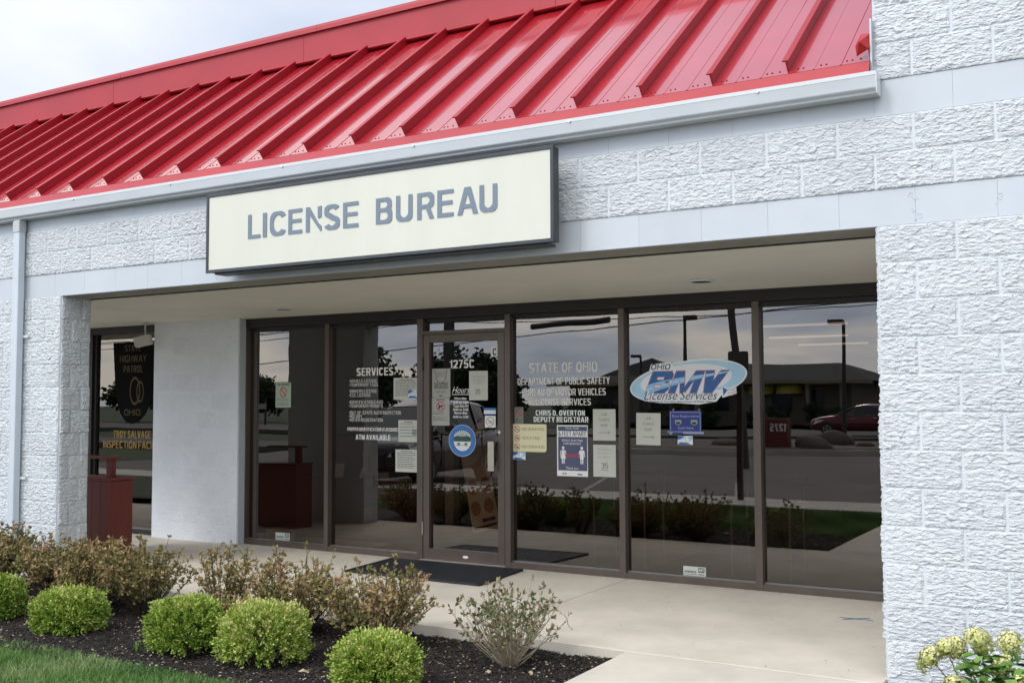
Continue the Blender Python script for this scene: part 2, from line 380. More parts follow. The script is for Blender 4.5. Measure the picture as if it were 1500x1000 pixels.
# --- recess: side wall, painted end wall, soffit ----------------------------------------
MB().box(0.0, 0.25, 0.306, D + .119, -0.2, 2.7).obj('right_reveal_wall', PAINT, B)
rw = MB().box(-8.29, -6.985, 2.1190, 2.40, -0.05, 2.44).obj('recess_wall', RECP, B)
for k in range(0, 13):
    for a, b in row_x(-8.28, -6.99, -6.99 if k % 2 else -6.99 + U):
        z0 = k * U - .02
        me = pick(LOWF) if b - a > 1.5 * U else (pick(LOWH))
        nom = 2 * U if b - a > 1.5 * U else U
        h = min(U, 2.43 - z0)
        if h < .03: continue
        o = place(me, 'painted_block', RECP, rw, (a, 2.1235, z0), (0, 0, 0)); o.scale = ((b - a) / nom, 1, h / U)
MB().box(-6.985, -6.9855 + .012, 2.13, D + .05, 0.0, 2.40).obj('recess_wall_return', TRIM, B)
so = MB(); so.prism([(0.302, 2.428), (D + .06, 2.380), (D + .06, 2.47), (0.302, 2.47)], -14.6, 0.0, 'x'); so = so.obj('soffit', SOFFIT, B)
MB().box(-14.6, 0.0, 0.012, 0.296, 2.441, 2.4465).obj('lintel_underside', mat('grey_underside', (.30, .285, .25), .8, noise=.2, nscale=2), B)
MB().box(-14.6, 0.0, 0.2965, 0.3015, 2.432, 2.446).obj('soffit_gap', mat('dark_gap', (.03, .028, .025), .9), B)
for x, y in ((-1.6, 1.55), (-5.87, 1.62)):
    dl = MB(); z = 2.428 - (y - .302) / (D - .24) * .048
    for a in range(20):
        t0, t1 = a / 20 * 2 * math.pi, (a + 1) / 20 * 2 * math.pi
        p = [(x + r_ * math.cos(t), y + r_ * math.sin(t), zz) for (r_, t, zz) in ((.105, t0, z - .001), (.105, t1, z - .001), (.098, t1, z - .012), (.098, t0, z - .012), (.075, t1, z - .010), (.075, t0, z - .010))]
        dl.add(p, [(0, 1, 2, 3), (3, 2, 4, 5)])
    L_ = dl.obj('downlight', GUTLIP, B)
    MB().prism([(x + .075 * math.cos(t / 16 * 6.283), y + .075 * math.sin(t / 16 * 6.283)) for t in range(16)], z - .006, z - .003, 'z').obj('lamp_opening', mat('lamp_well', (.03, .028, .02), .6), L_)

# --- metal roof ---------------------------------------------------------------------------
SL = 0.775; YE, ZE = -0.05, 3.365; YT, ZT = 1.86, 3.365 + 1.91 * 0.775
nrm = Vector((0, -SL, 1)).normalized(); up = Vector((0, 1, SL)).normalized()
roof = MB().prism([(YE + .01, ZE - .03), (YT + .1, ZT + .045), (YT + .1, ZT - .6), (.30, 3.2), (YE + .01, 3.2)], -14.6, -0.003, 'x').obj('metal_roof', REDM, B)
def rp(x, s, h):          # point on the roof: distance s up the slope, h out of it
    v = Vector((x, YE, ZE)) + up * s + nrm * h; return (v.x, v.y, v.z)
SLEN = 1.91 * math.sqrt(1 + SL * SL)
PIT = 0.4567; X0R = -0.012
pan = MB(); 
vs = []; prof = [(0, 0), (.148, 0), (.151, .0035), (.156, .0035), (.159, 0), (.298, 0), (.301, .0035), (.306, .0035), (.309, 0), (.4567, 0)]
for s_ in (0, SLEN):
    vs += [Vector(rp(px, s_, ph)) - Vector((0, YE, ZE)) for px, ph in prof]
n = len(prof); pan.add([tuple(v) for v in vs], [(i, i + 1, i + 1 + n, i + n) for i in range(n - 1)])
pan_me = pan.mesh('roof_panel')
rib = MB(); rv = []; rprof = [(-.004, 0.001), (-.007, .058), (-.024, .061), (-.024, .068), (.012, .068), (.013, .064), (.011, .058), (.005, 0.001)]
for s_ in (.035, SLEN): rv += [Vector(rp(px, s_, ph)) - Vector((0, YE, ZE)) for px, ph in rprof]
n = len(rprof); rib.add([tuple(v) for v in rv], [(i, i + 1, i + 1 + n, i + n) for i in range(n - 1)] + [tuple(range(n))])
rib_me = rib.mesh('seam_rib')
scr = MB()
for px in (.055, .085, .185, .215, .33, .36, .405):
    c = Vector(rp(px, .05, .0)) - Vector((0, YE, ZE)); ring = []
    a = Vector((1, 0, 0)); 
    ring = [c + (a * math.cos(t) + up * math.sin(t)) * .0055 for t in np.linspace(0, 6.283, 7)[:6]]
    scr.add([tuple(v) for v in ring] + [tuple(v + nrm * .004) for v in ring], [(6, 7, 8, 9, 10, 11)] + [(i, (i + 1) % 6, 6 + (i + 1) % 6, 6 + i) for i in range(6)])
scr_me = scr.mesh('panel_screws')
for i in range(1, 33):
    x = X0R - i * PIT
    p = place(pan_me, 'roof_panel', RED, roof, (x, YE, ZE), (0, 0, 0))
    place(rib_me, 'seam_rib', REDD, roof, (x, YE, ZE), (0, 0, 0))
    q = place(scr_me, 'panel_screws', SCREW, roof, (x, YE, ZE), (0, 0, 0))
place(rib_me, 'seam_rib', REDD, roof, (X0R, YE, ZE), (0, 0, 0)).scale = (.5, 1, 1)
# folded flap at the wall end
MB().add([(-.075, -.062, 3.395), (-.008, -.068, 3.425), (-.004, -.02, 3.53), (-.06, -.02, 3.53), (-.085, -.045, 3.46), (-.05, -.11, 3.46)],
         [(0, 1, 2, 5), (0, 5, 4), (5, 2, 3, 4)]).obj('folded_flap', mat('bright_red_flap', (.42, .012, .015), .4), roof)
MB().box(-.006, .004, -.05, -.005, 3.27, 3.60).obj('wall_flashing', TRIM, roof)
# eave strip
MB().add([(-14.6, -.105, 3.275), (-.004, -.105, 3.275), (-.004, -.068, 3.357), (-14.6, -.068, 3.357), (-14.6, YE + .01, 3.367), (-.004, YE + .01, 3.367)],
         [(0, 1, 2, 3), (3, 2, 5, 4)]).obj('eave_strip', REDM, roof)
# upper fascia: panels with a flared foot and a cap
band = []
YB = 1.89; FX = [-14.6, -11.65, -8.771, -5.893, -3.018, -0.004]
for a, b in zip(FX[:-1], FX[1:]):
    MB().prism([(YB - .07, 4.868), (YB - .073, 4.874), (YB - .004, 4.905), (YB, 4.912), (YB, 5.19), (YB + .03, 5.19), (YB + .03, 4.905), (YB + .03, 4.86)], a + .002, b - .002, 'x').obj('fascia_panel', REDM, roof)
CX = [-14.6, -11.4, -8.62, -5.70, -2.8, -0.004]
for a, b in zip(CX[:-1], CX[1:]):
    MB().prism([(YB - .022, 5.182), (YB - .03, 5.176), (YB - .028, 5.215), (YB - .02, 5.245), (YB + .4, 5.262), (YB + .4, 5.2), (YB + .001, 5.2), (YB + .001, 5.192)], a + .0015, b - .0015, 'x').obj('fascia_cap', REDM, roof)
# --- gutter and downpipe ---------------------------------------------------------------------
gx0, gx1 = -14.6, 0.035
MB().prism([(-.012, 3.165), (-.098, 3.165), (-.102, 3.176), (-.118, 3.190), (-.120, 3.196), (-.120, 3.262), (-.120, 3.279), (-.108, 3.283), (-.104, 3.272), (-.012, 3.272)], gx0, gx1, 'x').obj('gutter', GUTTER, B)
g_ = [o for o in COL.objects if o.name == 'gutter'][0]
MB().prism([(-.1215, 3.262), (-.124, 3.284), (-.106, 3.288), (-.104, 3.279), (-.119, 3.276)], gx0, gx1 + .001, 'x').obj('gutter_lip', GUTLIP, g_)
MB().box(gx1 + .0005, gx1 + .004, -.122, -.012, 3.164, 3.282).obj('gutter_end_cap', GUTLIP, g_)
for i in range(9):
    x = -.62 - i * 1.22
    MB().prism([(x - .012, 3.268), (x, 3.256), (x + .012, 3.268), (x, 3.278)], -.128, -.122).obj('gutter_hanger', GUTLIP, g_)
dp = MB()
def pipe_poly(x, y, w=.085, d=.06):
    return [(x - w / 2, y - d / 2), (x - w / 4, y - d / 2 - .004), (x, y - d / 2), (x + w / 4, y - d / 2 - .004), (x + w / 2, y - d / 2), (x + w / 2, y + d / 2), (x - w / 2, y + d / 2)]
dp.prism(pipe_poly(-7.555, -.062), -.12, 3.17, 'z'); dp = dp.obj('downpipe', mat('downpipe_paint', (.60, .66, .71), .4, noise=.06, nscale=2), B, bevel=.002)
for z in (.82, 2.1): MB().box(-7.66, -7.44, -.034, -.028, z - .012, z + .012).obj('pipe_strap', GUTLIP, dp)
MB().box(-7.603, -7.507, -.100, -.026, 3.05, 3.155).obj('pipe_outlet', GUTTER, dp, bevel=.003)

# --- storefront frames ------------------------------------------------------------------------
F0 = D                                    # front of the frames
def bar(p, x0, x1, z0, z1, name='frame_bar', m=BRONZE, y0=F0, y1=F0 + .11):
    return MB().box(x0, x1, y0, y1, z0, z1).obj(name, m, p, bevel=.0015)
HB = 2.285                                # underside of the header
sf = MB().box(-7.04, 0.0, F0 - .002, F0 + .12, HB, 2.386).obj('storefront_header', BRONZED, B, bevel=.002)
bar(sf, -7.04, 0.0, 2.25, HB - .001, 'header_stop', BRONZED, F0 + .045, F0 + .10)
MULL = [(-7.040, -6.962), (-5.876, -5.823), (-4.722, -4.655), (-3.742, -3.684), (-2.606, -2.551), (-1.431, -1.372), (-0.06, 0.0)]
for a, b in MULL: bar(sf, a, b, 0.0, HB, 'mullion')
BAYS = [(-6.962, -5.876), (-5.823, -4.722), (-3.684, -2.606), (-2.551, -1.431), (-1.372, -0.06)]
for i, (a, b) in enumerate(BAYS):
    w = MB().box(a + .0005, b - .0005, F0 + .003, F0 + .107, 0.0, 0.052).obj('window_bay', BRONZE, B, bevel=.0015)
    MB().box(a + .001, b - .001, F0 + .034, F0 + .050, .053, .064).obj('glazing_bead', mat('bead_metal', (.30, .28, .26), .3, metal=.6), w)
    MB().box(a + .0005, b - .0005, G, G + .006, .0525, 2.2495).obj('glass_pane', GLASS, w)
# window beside the painted wall
w = MB().box(-9.50, -8.292, F0 + .003, F0 + .107, 0.0, 0.05).obj('window_bay', BRONZED, B)
bar(w, -9.58, -9.48, 0.0, 2.385, 'jamb', BRONZED); bar(w, -9.479, -8.292, 2.30, 2.385, 'head', BRONZED)
bar(w, -9.479, -9.44, .051, 2.299, 'inner_jamb', BRONZED, F0 + .03, F0 + .1)
MB().box(-9.48, -8.292, F0 + .034, F0 + .050, .053, .066).obj('glazing_bead', MATS['bead_metal'], w)
MB().box(-9.44, -8.292, G, G + .006, .0525, 2.2995).obj('glass_pane', GLASS, w)
MB().box(-14.6, -9.581, F0, F0 + .2, 0, 2.5).obj('far_recess_wall', PAINT, B)
# transom over the door
bar(sf, -4.6545, -3.7425, 2.133, 2.165, 'transom_bar')
MB().box(-4.6545, -3.7425, G, G + .006, 2.1655, 2.2495).obj('transom_glass', GLASS, sf)
# door
door = MB(); DL, DR, DT = -4.650, -3.747, 2.130
door.box(DL, DL + .068, F0 + .004, F0 + .048, .014, DT); door.box(DR - .072, DR, F0 + .004, F0 + .048, .014, DT)
door.box(DL + .068, DR - .072, F0 + .0042, F0 + .0478, 2.055, DT); door.box(DL + .068, DR - .072, F0 + .0042, F0 + .0478, .014, .118)
door = door.obj('entrance_door', BRONZE, B, bevel=.002)
MB().box(DL + .0685, DR - .0725, F0 + .040, F0 + .046, .1185, 2.0545).obj('door_glass', GLASS, door)
hd = MB(); hd.box(-3.892, -3.826, F0 - .055, F0 - .043, .862, 1.132); hd.box(-3.872, -3.846, F0 - .043, F0 + .004, .885, .91); hd.box(-3.872, -3.846, F0 - .043, F0 + .004, 1.085, 1.11)
hd.obj('pull_handle', CHROME, door, bevel=.002)
MB().prism([(-3.795 + .016 * math.cos(t), 1.215 + .016 * math.sin(t)) for t in np.linspace(0, 6.283, 17)[:16]], F0 - .006, F0 + .0035).obj('lock_cylinder', mat('lock_metal', (.6, .58, .52), .25, metal=.8), door)
MB().prism([(-4.17 + .032 * math.cos(t), .062 + .012 * math.sin(t)) for t in np.linspace(0, 6.283, 17)[:16]], F0 + .001, F0 + .0035).obj('door_badge', WHITEV, door)
for z in (.30, 1.85): MB().tube([(-4.652, F0 - .004, z - .06), (-4.652, F0 - .004, z + .06)], .007).obj('hinge', CHROME if z < 1 else BRONZED, door)
MB().box(-4.66, -3.735, F0 - .09, F0 + .06, .0, .013).obj('threshold', mat('threshold_metal', (.52, .50, .45), .5, metal=.3), B, bevel=.003)

# --- interior -----------------------------------------------------------------------------------
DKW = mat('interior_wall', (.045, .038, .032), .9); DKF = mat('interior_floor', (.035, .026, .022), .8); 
iy0, iy1 = D + .12, D + 12.0
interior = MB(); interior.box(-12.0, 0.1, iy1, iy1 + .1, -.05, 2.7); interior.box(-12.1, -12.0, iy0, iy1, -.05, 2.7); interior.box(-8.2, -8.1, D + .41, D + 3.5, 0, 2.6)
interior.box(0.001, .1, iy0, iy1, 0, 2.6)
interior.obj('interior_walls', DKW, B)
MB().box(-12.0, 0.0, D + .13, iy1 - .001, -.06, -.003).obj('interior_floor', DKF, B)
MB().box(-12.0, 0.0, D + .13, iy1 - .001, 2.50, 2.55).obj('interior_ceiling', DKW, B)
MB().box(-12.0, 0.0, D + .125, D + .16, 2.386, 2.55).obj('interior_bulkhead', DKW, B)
TUBE = mat('lit_fluorescent', (.8, .8, .75), .5, emit=((1, .93, .8), .45))
for i, (x, y) in enumerate(((-2.6, 7.9), (-1.0, 8.3), (-3.2, 10.5), (-3.4, 12.9), (-1.6, 10.9))):
    MB().box(x - .6, x + .6, y - .05, y + .05, 2.472, 2.498).obj('fluorescent_lamp', TUBE, B)

# ================================================================ THINGS INSIDE THE GLASS
WOOD = mat('dark_red_wood', (.085, .022, .018), .5, noise=.3, nscale=3, stretch=(8, 8, 1)); TAN = mat('cardboard', (.22, .15, .08), .8)
t = empty('wooden_counter', (-6.3, 3.4, 0), 'dark red wooden counter standing behind the leftmost tall window', 'counter')
MB().box(-6.93, -5.2, 3.2, 3.7, .02, .60).obj('counter_body', WOOD, t); MB().box(-6.95, -5.15, 3.12, 3.75, .60, .64).obj('counter_top', WOOD, t)
MB().box(-6.93, -5.2, 3.68, 3.74, .64, 1.10).obj('back_panel', WOOD, t)
for x, y, w, h, a in ((-6.6, 3.3, .11, .16, .3), (-6.32, 3.35, .06, .12, -.4), (-5.95, 3.3, .1, .08, .8)):
    o = MB().box(-w / 2, w / 2, -.004, .004, 0, h).obj('paper_card', WHITEP); o.location = (x, y, .642); o.rotation_euler = (-.35, 0, a)
    tag(o, {.3: 'white leaflet propped at the left end of the dark counter', -.4: 'small white card between two leaflets on the dark counter', .8: 'low white card lying near the right end of the dark counter'}[a], 'leaflet')
o = MB().box(-.16, .16, -.12, .12, 0, .14).obj('cardboard_box', TAN); o.location = (-6.78, 2.62, 0); o.rotation_euler = (0, 0, .4); tag(o, 'brown cardboard box on the floor in the corner of the leftmost tall window', 'box')
def steel_chair(x, y, rz, label):
    t = empty('waiting_chair', (x, y, 0), label, 'chair', 'waiting chairs behind the glass', rz)
    m = mat('chair_steel', (.35, .33, .30), .35, metal=.8)
    for sx in (-.25, .25):
        o = MB().tube([(sx, -.22, 0), (sx, -.22, .62), (sx, .2, .66)], .011, 6).mesh('leg'); link('leg', o, m, t)
        o = MB().tube([(sx, .24, 0), (sx, .2, .45), (sx, .27, .85)], .011, 6).mesh('leg'); link('leg', o, m, t)
    link('seat', MB().box(-.24, .24, -.24, .22, .42, .47).mesh('seat', bevel=.01), mat('chair_fabric', (.02, .02, .025), .9), t)
    link('backrest', MB().box(-.24, .24, .2, .24, .52, .86).mesh('backrest', bevel=.01), MATS['chair_fabric'], t)
steel_chair(-2.85, 2.95, 0, 'steel framed dark chair behind the large window right of the door')
steel_chair(-1.55, 2.95, 0, 'steel framed dark chair behind the window with the oval logo')
# sandwich board leaning inside the door
t = empty('leaning_poster', (-4.0, 2.5, 0), 'brown and white face covering poster leaning tilted behind the door glass', 'poster')
Tm = Matrix.Translation((-4.03, 2.36, .30)) @ Matrix.Rotation(R(-15), 4, 'Y') @ Matrix.Rotation(R(-6), 4, 'X')
MB().box(-.15, .15, 0, .004, 0, 1.0, Tm).obj('board', mat('grey_board', (.62, .57, .47), .5), t)
pf = MB()
for cx0 in (-.075, .075):
    for cz0 in (.22, .42):
        pf.prism([(cx0 + .055 * math.cos(a), cz0 + .07 * math.sin(a)) for a in np.linspace(0, 6.283, 15)[:14]], -.004, -.001, 'y', Tm)
pf.obj('face_pictures', mat('brown_print', (.30, .16, .09), .6), t)
MB().box(-.13, .13, -.003, -.001, .03, .05, Tm).box(-.02, .12, -.003, -.001, .08, .11, Tm).obj('caption_bar', INK, t)
t = empty('hand_sanitiser_stand', (-4.5, 2.62, 0), 'pale column with round badge standing just inside the door', 'stand')
MB().box(-4.66, -4.56, 2.6, 2.7, .3, 1.15).obj('column', mat('dim_grey', (.40, .385, .34), .6), t)
MB().prism([(-4.60 + .06 * math.cos(a), 1.22 + .07 * math.sin(a)) for a in np.linspace(0, 6.283, 21)[:20]], 2.56, 2.58).obj('round_badge', MATS['dim_grey'], t)
MB().box(-4.72, -4.50, 2.55, 2.75, 0, .03).obj('base', BRONZED, t)

# ================================================================ LETTERING

def glyph(c, t, ws=1.0):
    """condensed grotesque capitals: list of quads in a box of height 1, and the advance width"""
    ht = t * .78; hh = ht / 2; t = t / ws; h = t / 2; Q = []
    def strip(pts):
        n = len(pts); L = []; R_ = []
        for i, p in enumerate(pts):
            a = pts[max(i - 1, 0)]; b = pts[min(i + 1, n - 1)]; dx, dy = b[0] - a[0], b[1] - a[1]; l = math.hypot(dx, dy); nx, ny = -dy / l, dx / l
            w = h * abs(nx) + hh * abs(ny); L.append((p[0] + nx * w, p[1] + ny * w)); R_.append((p[0] - nx * w, p[1] - ny * w))
        return [(L[i], R_[i], R_[i + 1], L[i + 1]) for i in range(n - 1)]
    def V(x, y0=0, y1=1): return [((x - h, y0), (x + h, y0), (x + h, y1), (x - h, y1))]
    def H(y, x0, x1): return [((x0, y - hh), (x1, y - hh), (x1, y + hh), (x0, y + hh))]
    def P(x0, y0, x1, y1, k=1.08): k *= h; return [((x0 - k, y0), (x0 + k, y0), (x1 + k, y1), (x1 - k, y1))]
    def A(cx, cy, rx, ry, a0, a1, n=14, e=2.5):
        o = []
        for i in range(n + 1):
            a = R(a0 + (a1 - a0) * i / n); co, si = math.cos(a), math.sin(a)
            o.append((cx + rx * math.copysign(abs(co) ** (2 / e), co), cy + ry * math.copysign(abs(si) ** (2 / e), si)))
        return o
    w = .58; L, Rr, B, T = h, w - h, hh, 1 - hh
    def bowl(y0, y1, xr): r = (y1 - y0) / 2; return strip([(L, y1), (xr - r * .8, y1)] + A(xr - r * .8, (y0 + y1) / 2, r * .8, r, 90, -90, 10)[1:-1] + [(xr - r * .8, y0), (L, y0)])
    if c == 'A': w = .66; S = [P(h, 0, w / 2 - h * .35, 1), P(w - h, 0, w / 2 + h * .35, 1), H(.30, w * .22, w * .78)]
    elif c == 'B': S = [V(L), bowl(B, .53, Rr), bowl(.53, T, Rr - .02)]
    elif c == 'C': S = [strip(A(w / 2, .5, w / 2 - h, .5 - hh, 35, 325, 26))]
    elif c == 'D': S = [V(L), strip([(L, T), (Rr - .26, T)] + A(Rr - .26, .5, .26, .5 - hh, 90, -90, 14)[1:-1] + [(Rr - .26, B), (L, B)])]
    elif c == 'E': w = .52; S = [V(L), H(T, L, w), H(.52, L, w * .94), H(B, L, w)]
    elif c == 'F': w = .50; S = [V(L), H(T, L, w), H(.50, L, w * .92)]
    elif c == 'G': w = .62; S = [strip(A(w / 2, .5, w / 2 - h, .5 - hh, 35, 335, 26)), H(.45, w * .52, w), V(w - h, 0, .45)]
    elif c == 'H': S = [V(L), V(Rr), H(.52, L, Rr)]
    elif c == 'I': w = t; S = [V(h)]
    elif c == 'K': w = .62; S = [V(L), P(L + h * .6, .32, w - h * 1.1, 1), P(w - h, 0, w * .40, .60)]
    elif c == 'L': w = .48; S = [V(L), H(B, L, w)]
    elif c == 'M': w = .74; S = [V(L), V(w - h), P(w / 2, 0, L + h * .4, 1, .85), P(w / 2, 0, w - h * 1.4, 1, .85)]
    elif c == 'N': S = [V(L), V(Rr), P(Rr - h * .3, 0, L + h * .3, 1, 1.0)]
    elif c in 'O0': w = .62 if c == 'O' else .54; S = [strip(A(w / 2, .5, w / 2 - h, .5 - hh, 0, 360, 34))]
    elif c == 'Q': w = .62; S = [strip(A(w / 2, .5, w / 2 - h, .5 - hh, 0, 360, 34)), P(w - h * .6, -.04, w * .62, .26)]
    elif c == 'P': w = .55; S = [V(L), bowl(.44, T, w - h)]
    elif c == 'R': S = [V(L), bowl(.47, T, Rr), P(w - h * 1.0, 0, w * .60, .48)]
    elif c == 'S': S = [strip(A(w / 2, .74, w / 2 - h, .26 - hh, 25, 262, 16, 2.2)[:-1] + [(w / 2, .50)] + A(w / 2, .265, w / 2 - h, .265 - hh, 78, -160, 16, 2.2))]
    elif c == 'T': w = .56; S = [V(w / 2), H(T, 0, w)]
    elif c == 'U': S = [strip([(L, 1), (L, .5)] + A(w / 2, .33, w / 2 - h, .33 - hh, 180, 360, 16) + [(Rr, .5), (Rr, 1)])]
    elif c == 'V': w = .62; S = [P(w / 2 - h * .35, 0, h, 1), P(w / 2 + h * .35, 0, w - h, 1)]
    elif c == 'W': w = .88; S = [P(w * .27, 0, h, 1, 1), P(w * .27, 0, w / 2, 1, 1), P(w * .73, 0, w / 2, 1, 1), P(w * .73, 0, w - h, 1, 1)]
    elif c == 'Y': w = .62; S = [V(w / 2, 0, .45), P(w / 2, .42, h, 1), P(w / 2, .42, w - h, 1)]
    elif c == '1': w = .34; S = [V(w - h), [((0, .70), (w - t, .76), (w - t, .88), (0, .80))], [((w - t * 1.25, .82), (w - t, .82), (w - t, 1), (w - t * 1.1, 1))]]
    elif c == '2': w = .52; S = [strip(A(w / 2, .72, w / 2 - h, .28 - hh, 170, -20, 16, 2.2) + [(w * .62, .42), (w * .30, .22), (h * 1.1, hh)]), H(B, 0, w)]
    elif c == '3': w = .52; S = [strip(A(w / 2, .74, w / 2 - h, .26 - hh, 160, -85, 14, 2.1)), strip(A(w / 2, .27, w / 2 - h, .27 - hh, 85, -160, 14, 2.1))]
    elif c == '5': w = .52; S = [H(T, L, w * .94), P(h * 1.05, .46, h * 1.5, 1 - hh, 1), strip([(h * 1.2, .52)] + A(w / 2, .32, w / 2 - h, .32 - hh, 130, -155, 18, 2.2))]
    elif c == '6': w = .52; S = [strip(A(w / 2, .31, w / 2 - h, .31 - hh, 0, 360, 22, 2.2)), strip(A(w / 2, .5, w / 2 - h, .5 - hh, 55, 180, 12, 2.2) + [(h, .3)])]
    elif c == '7': w = .47; S = [H(T, 0, w), P(w * .30, 0, w - h * 1.1, 1 - hh, 1)]
    elif c == '.': w = t; S = [[((0, 0), (t, 0), (t, ht), (0, ht))]]
    elif c == '-': w = .3; S = [H(.42, 0, .3)]
    elif c == '\u2022': w = .22; S = [[((0, .38), (.2, .38), (.2, .62), (0, .62))]]
    else: return None
    return S, w
def grotesque(body, weight, word=1.0, track=.115, ws=1.0):
    V = []; F = []; x = 0.0
    for c in body:
        if c == ' ': x += .22 * word; continue
        g = glyph(c, weight, ws)
        if g is None: return None
        for k, stroke in enumerate(g[0]):
            idx = {}
            for q in stroke:
                f = []
                for p in q:
                    key = (round(p[0], 5), round(p[1], 5))
                    if key not in idx: idx[key] = len(V); V.append((x + p[0], k, p[1]))
                    f.append(idx[key])
                F.append(tuple(f))
        x += g[1] + track
    return np.array(V, dtype=float), F
def text_mesh(body, x0, x1, z0, z1, y, bold=.012, shear=0.0, spacing=1.0, name='lettering', align='CENTER', thick=.0006, o=(0, 0, 0), word=1.0):
    """fit text into the box x0..x1, z0..z1 in the plane y, facing -y"""
    g = grotesque(body, .135 + bold * 2.3, word) if name != 'script' else None
    if g is not None:
        V, F = g; ar = (x1 - x0) / (z1 - z0) / ((V[:, 0].max() - V[:, 0].min()) / 1.0)
        if ar > .7: V, F = grotesque(body, .135 + bold * 2.3, word, ws=min(ar, 2.2))
        V[:, 0] += shear * .8 * V[:, 2]; mn, mx = V.min(0), V.max(0)
        X = x0 + (V[:, 0] - mn[0]) / (mx[0] - mn[0]) * (x1 - x0); Z_ = z0 + (V[:, 2] - mn[2]) / max(mx[2] - mn[2], 1e-6) * (z1 - z0)
        me = bpy.data.meshes.new(name)
        me.from_pydata(np.stack([X - o[0], y - V[:, 1] * .00012 - o[1], Z_ - o[2]], 1).tolist(), [], F); me.update(); return me
    cu = bpy.data.curves.new('t', 'FONT'); cu.body = body; cu.size = 1; cu.offset = bold; cu.shear = shear; cu.space_character = spacing
    cu.align_x = align; cu.resolution_u = 3; cu.space_word = word; cu.space_line = .92
    ob = bpy.data.objects.new('t', cu); COL.objects.link(ob)
    dg = bpy.context.evaluated_depsgraph_get(); me = bpy.data.meshes.new_from_object(ob.evaluated_get(dg))
    n = len(me.vertices); co = np.empty(n * 3); me.vertices.foreach_get('co', co); co = co.reshape(-1, 3)
    mn, mx = co.min(0), co.max(0)
    X = x0 + (co[:, 0] - mn[0]) / max(mx[0] - mn[0], 1e-6) * (x1 - x0); Z_ = z0 + (co[:, 1] - mn[1]) / max(mx[1] - mn[1], 1e-6) * (z1 - z0)
    nc = np.stack([X - o[0], np.full(n, y - o[1]), Z_ - o[2]], 1).ravel()
    me.vertices.foreach_set('co', nc); me.update(); me.name = name; me.materials.clear()
    bpy.data.objects.remove(ob); bpy.data.curves.remove(cu)
    return me
def text(body, box, y, m, parent, name='lettering', **k):
    x0, x1, z0, z1 = box
    o = off(parent) if parent.parent is None else Vector((0, 0, 0))
    return link(name, text_mesh(body, x0, x1, z0, z1, y, o=o, name=name, **k), m, parent)
def circ(cx, cz_, rx, rz, n=28, a0=0, a1=2 * math.pi): return [(cx + rx * math.cos(t), cz_ + rz * math.sin(t)) for t in np.linspace(a0, a1, n, endpoint=(a1 - a0) < 6.28)]
def ring(mb, cx, cz_, r0, r1, y0, y1, sx=1.0, n=28):
    for i in range(n):
        a, b = i / n * 2 * math.pi, (i + 1) / n * 2 * math.pi
        P = lambda r_, t: (cx + sx * r_ * math.cos(t), cz_ + r_ * math.sin(t))
        mb.prism([P(r0, a), P(r1, a), P(r1, b), P(r0, b)], y0, y1)
    return mb
def slash(mb, cx, cz_, r_, w, y0, y1, sx=1.0):
    c = .7071; mb.prism([(cx + sx * (-r_ * c - w * c), cz_ + r_ * c - w * c), (cx + sx * (r_ * c - w * c), cz_ - r_ * c - w * c), (cx + sx * (r_ * c + w * c), cz_ - r_ * c + w * c), (cx + sx * (-r_ * c + w * c), cz_ + r_ * c + w * c)], y0, y1); return mb
def lines(mb, x0, x1, zs, h, y0, y1, seed=0, ragged=.25, gaps=True):
    r = random.Random(seed)
    for z in zs:
        x = x0; e_ = x1 - r.random() * ragged * (x1 - x0)
        while x < e_:
            l = min(r.uniform(.012, .035), e_ - x); mb.box(x, x + l, y0, y1, z - h / 2, z + h / 2); x += l + (.006 if gaps else 0)
    return mb

# --- the big sign -------------------------------------------------------------------------------
SY = -.225
S = empty('license_bureau_sign', (-3.43, 0, 2.80), 'long cream sign box reading LICENSE BUREAU in grey letters above the opening', 'sign')
MB().box(-4.958, -1.910, SY + .012, SY + .085, 2.497, 3.098).obj('cabinet', BLACKM, S)
fr = MB(); a0, a1, b0, b1 = -4.966, -1.901, 2.490, 3.104; w_ = .024
for q in ((a0, a1, b0, b0 + w_), (a0, a1, b1 - w_, b1)): fr.box(q[0], q[1], SY - .004, SY + .0115, q[2], q[3])
for q in ((a0, a0 + w_), (a1 - w_, a1)): fr.box(q[0], q[1], SY - .0035, SY + .011, b0 + w_, b1 - w_)
fr.obj('frame', BLACKM, S, bevel=.0015)
face = MB().box(a0 + w_, a1 - w_, SY + .004, SY + .011, b0 + w_, b1 - w_).obj('sign_face', CREAM, S)
for x in (-4.80, -3.4, -2.1): MB().box(x - .02, x + .02, SY + .086, .004, 2.53, 2.57).obj('bracket', BLACKM, S)
MB().box(-4.90, -1.97, SY + .03, SY + .15, 2.478, 2.4965).obj('mounting_rail', BLACKM, S)
zl0, zl1 = 2.722, 2.905
# "LICENSE": drawn letter by letter, the N has lost part of its right stem
def letter(s, x0, x1, **k): return text_mesh(s, x0, x1, zl0, zl1, SY - .0002, o=(-3.43, 0, 2.80), bold=.024, name='letter_' + s.lower(), **k)
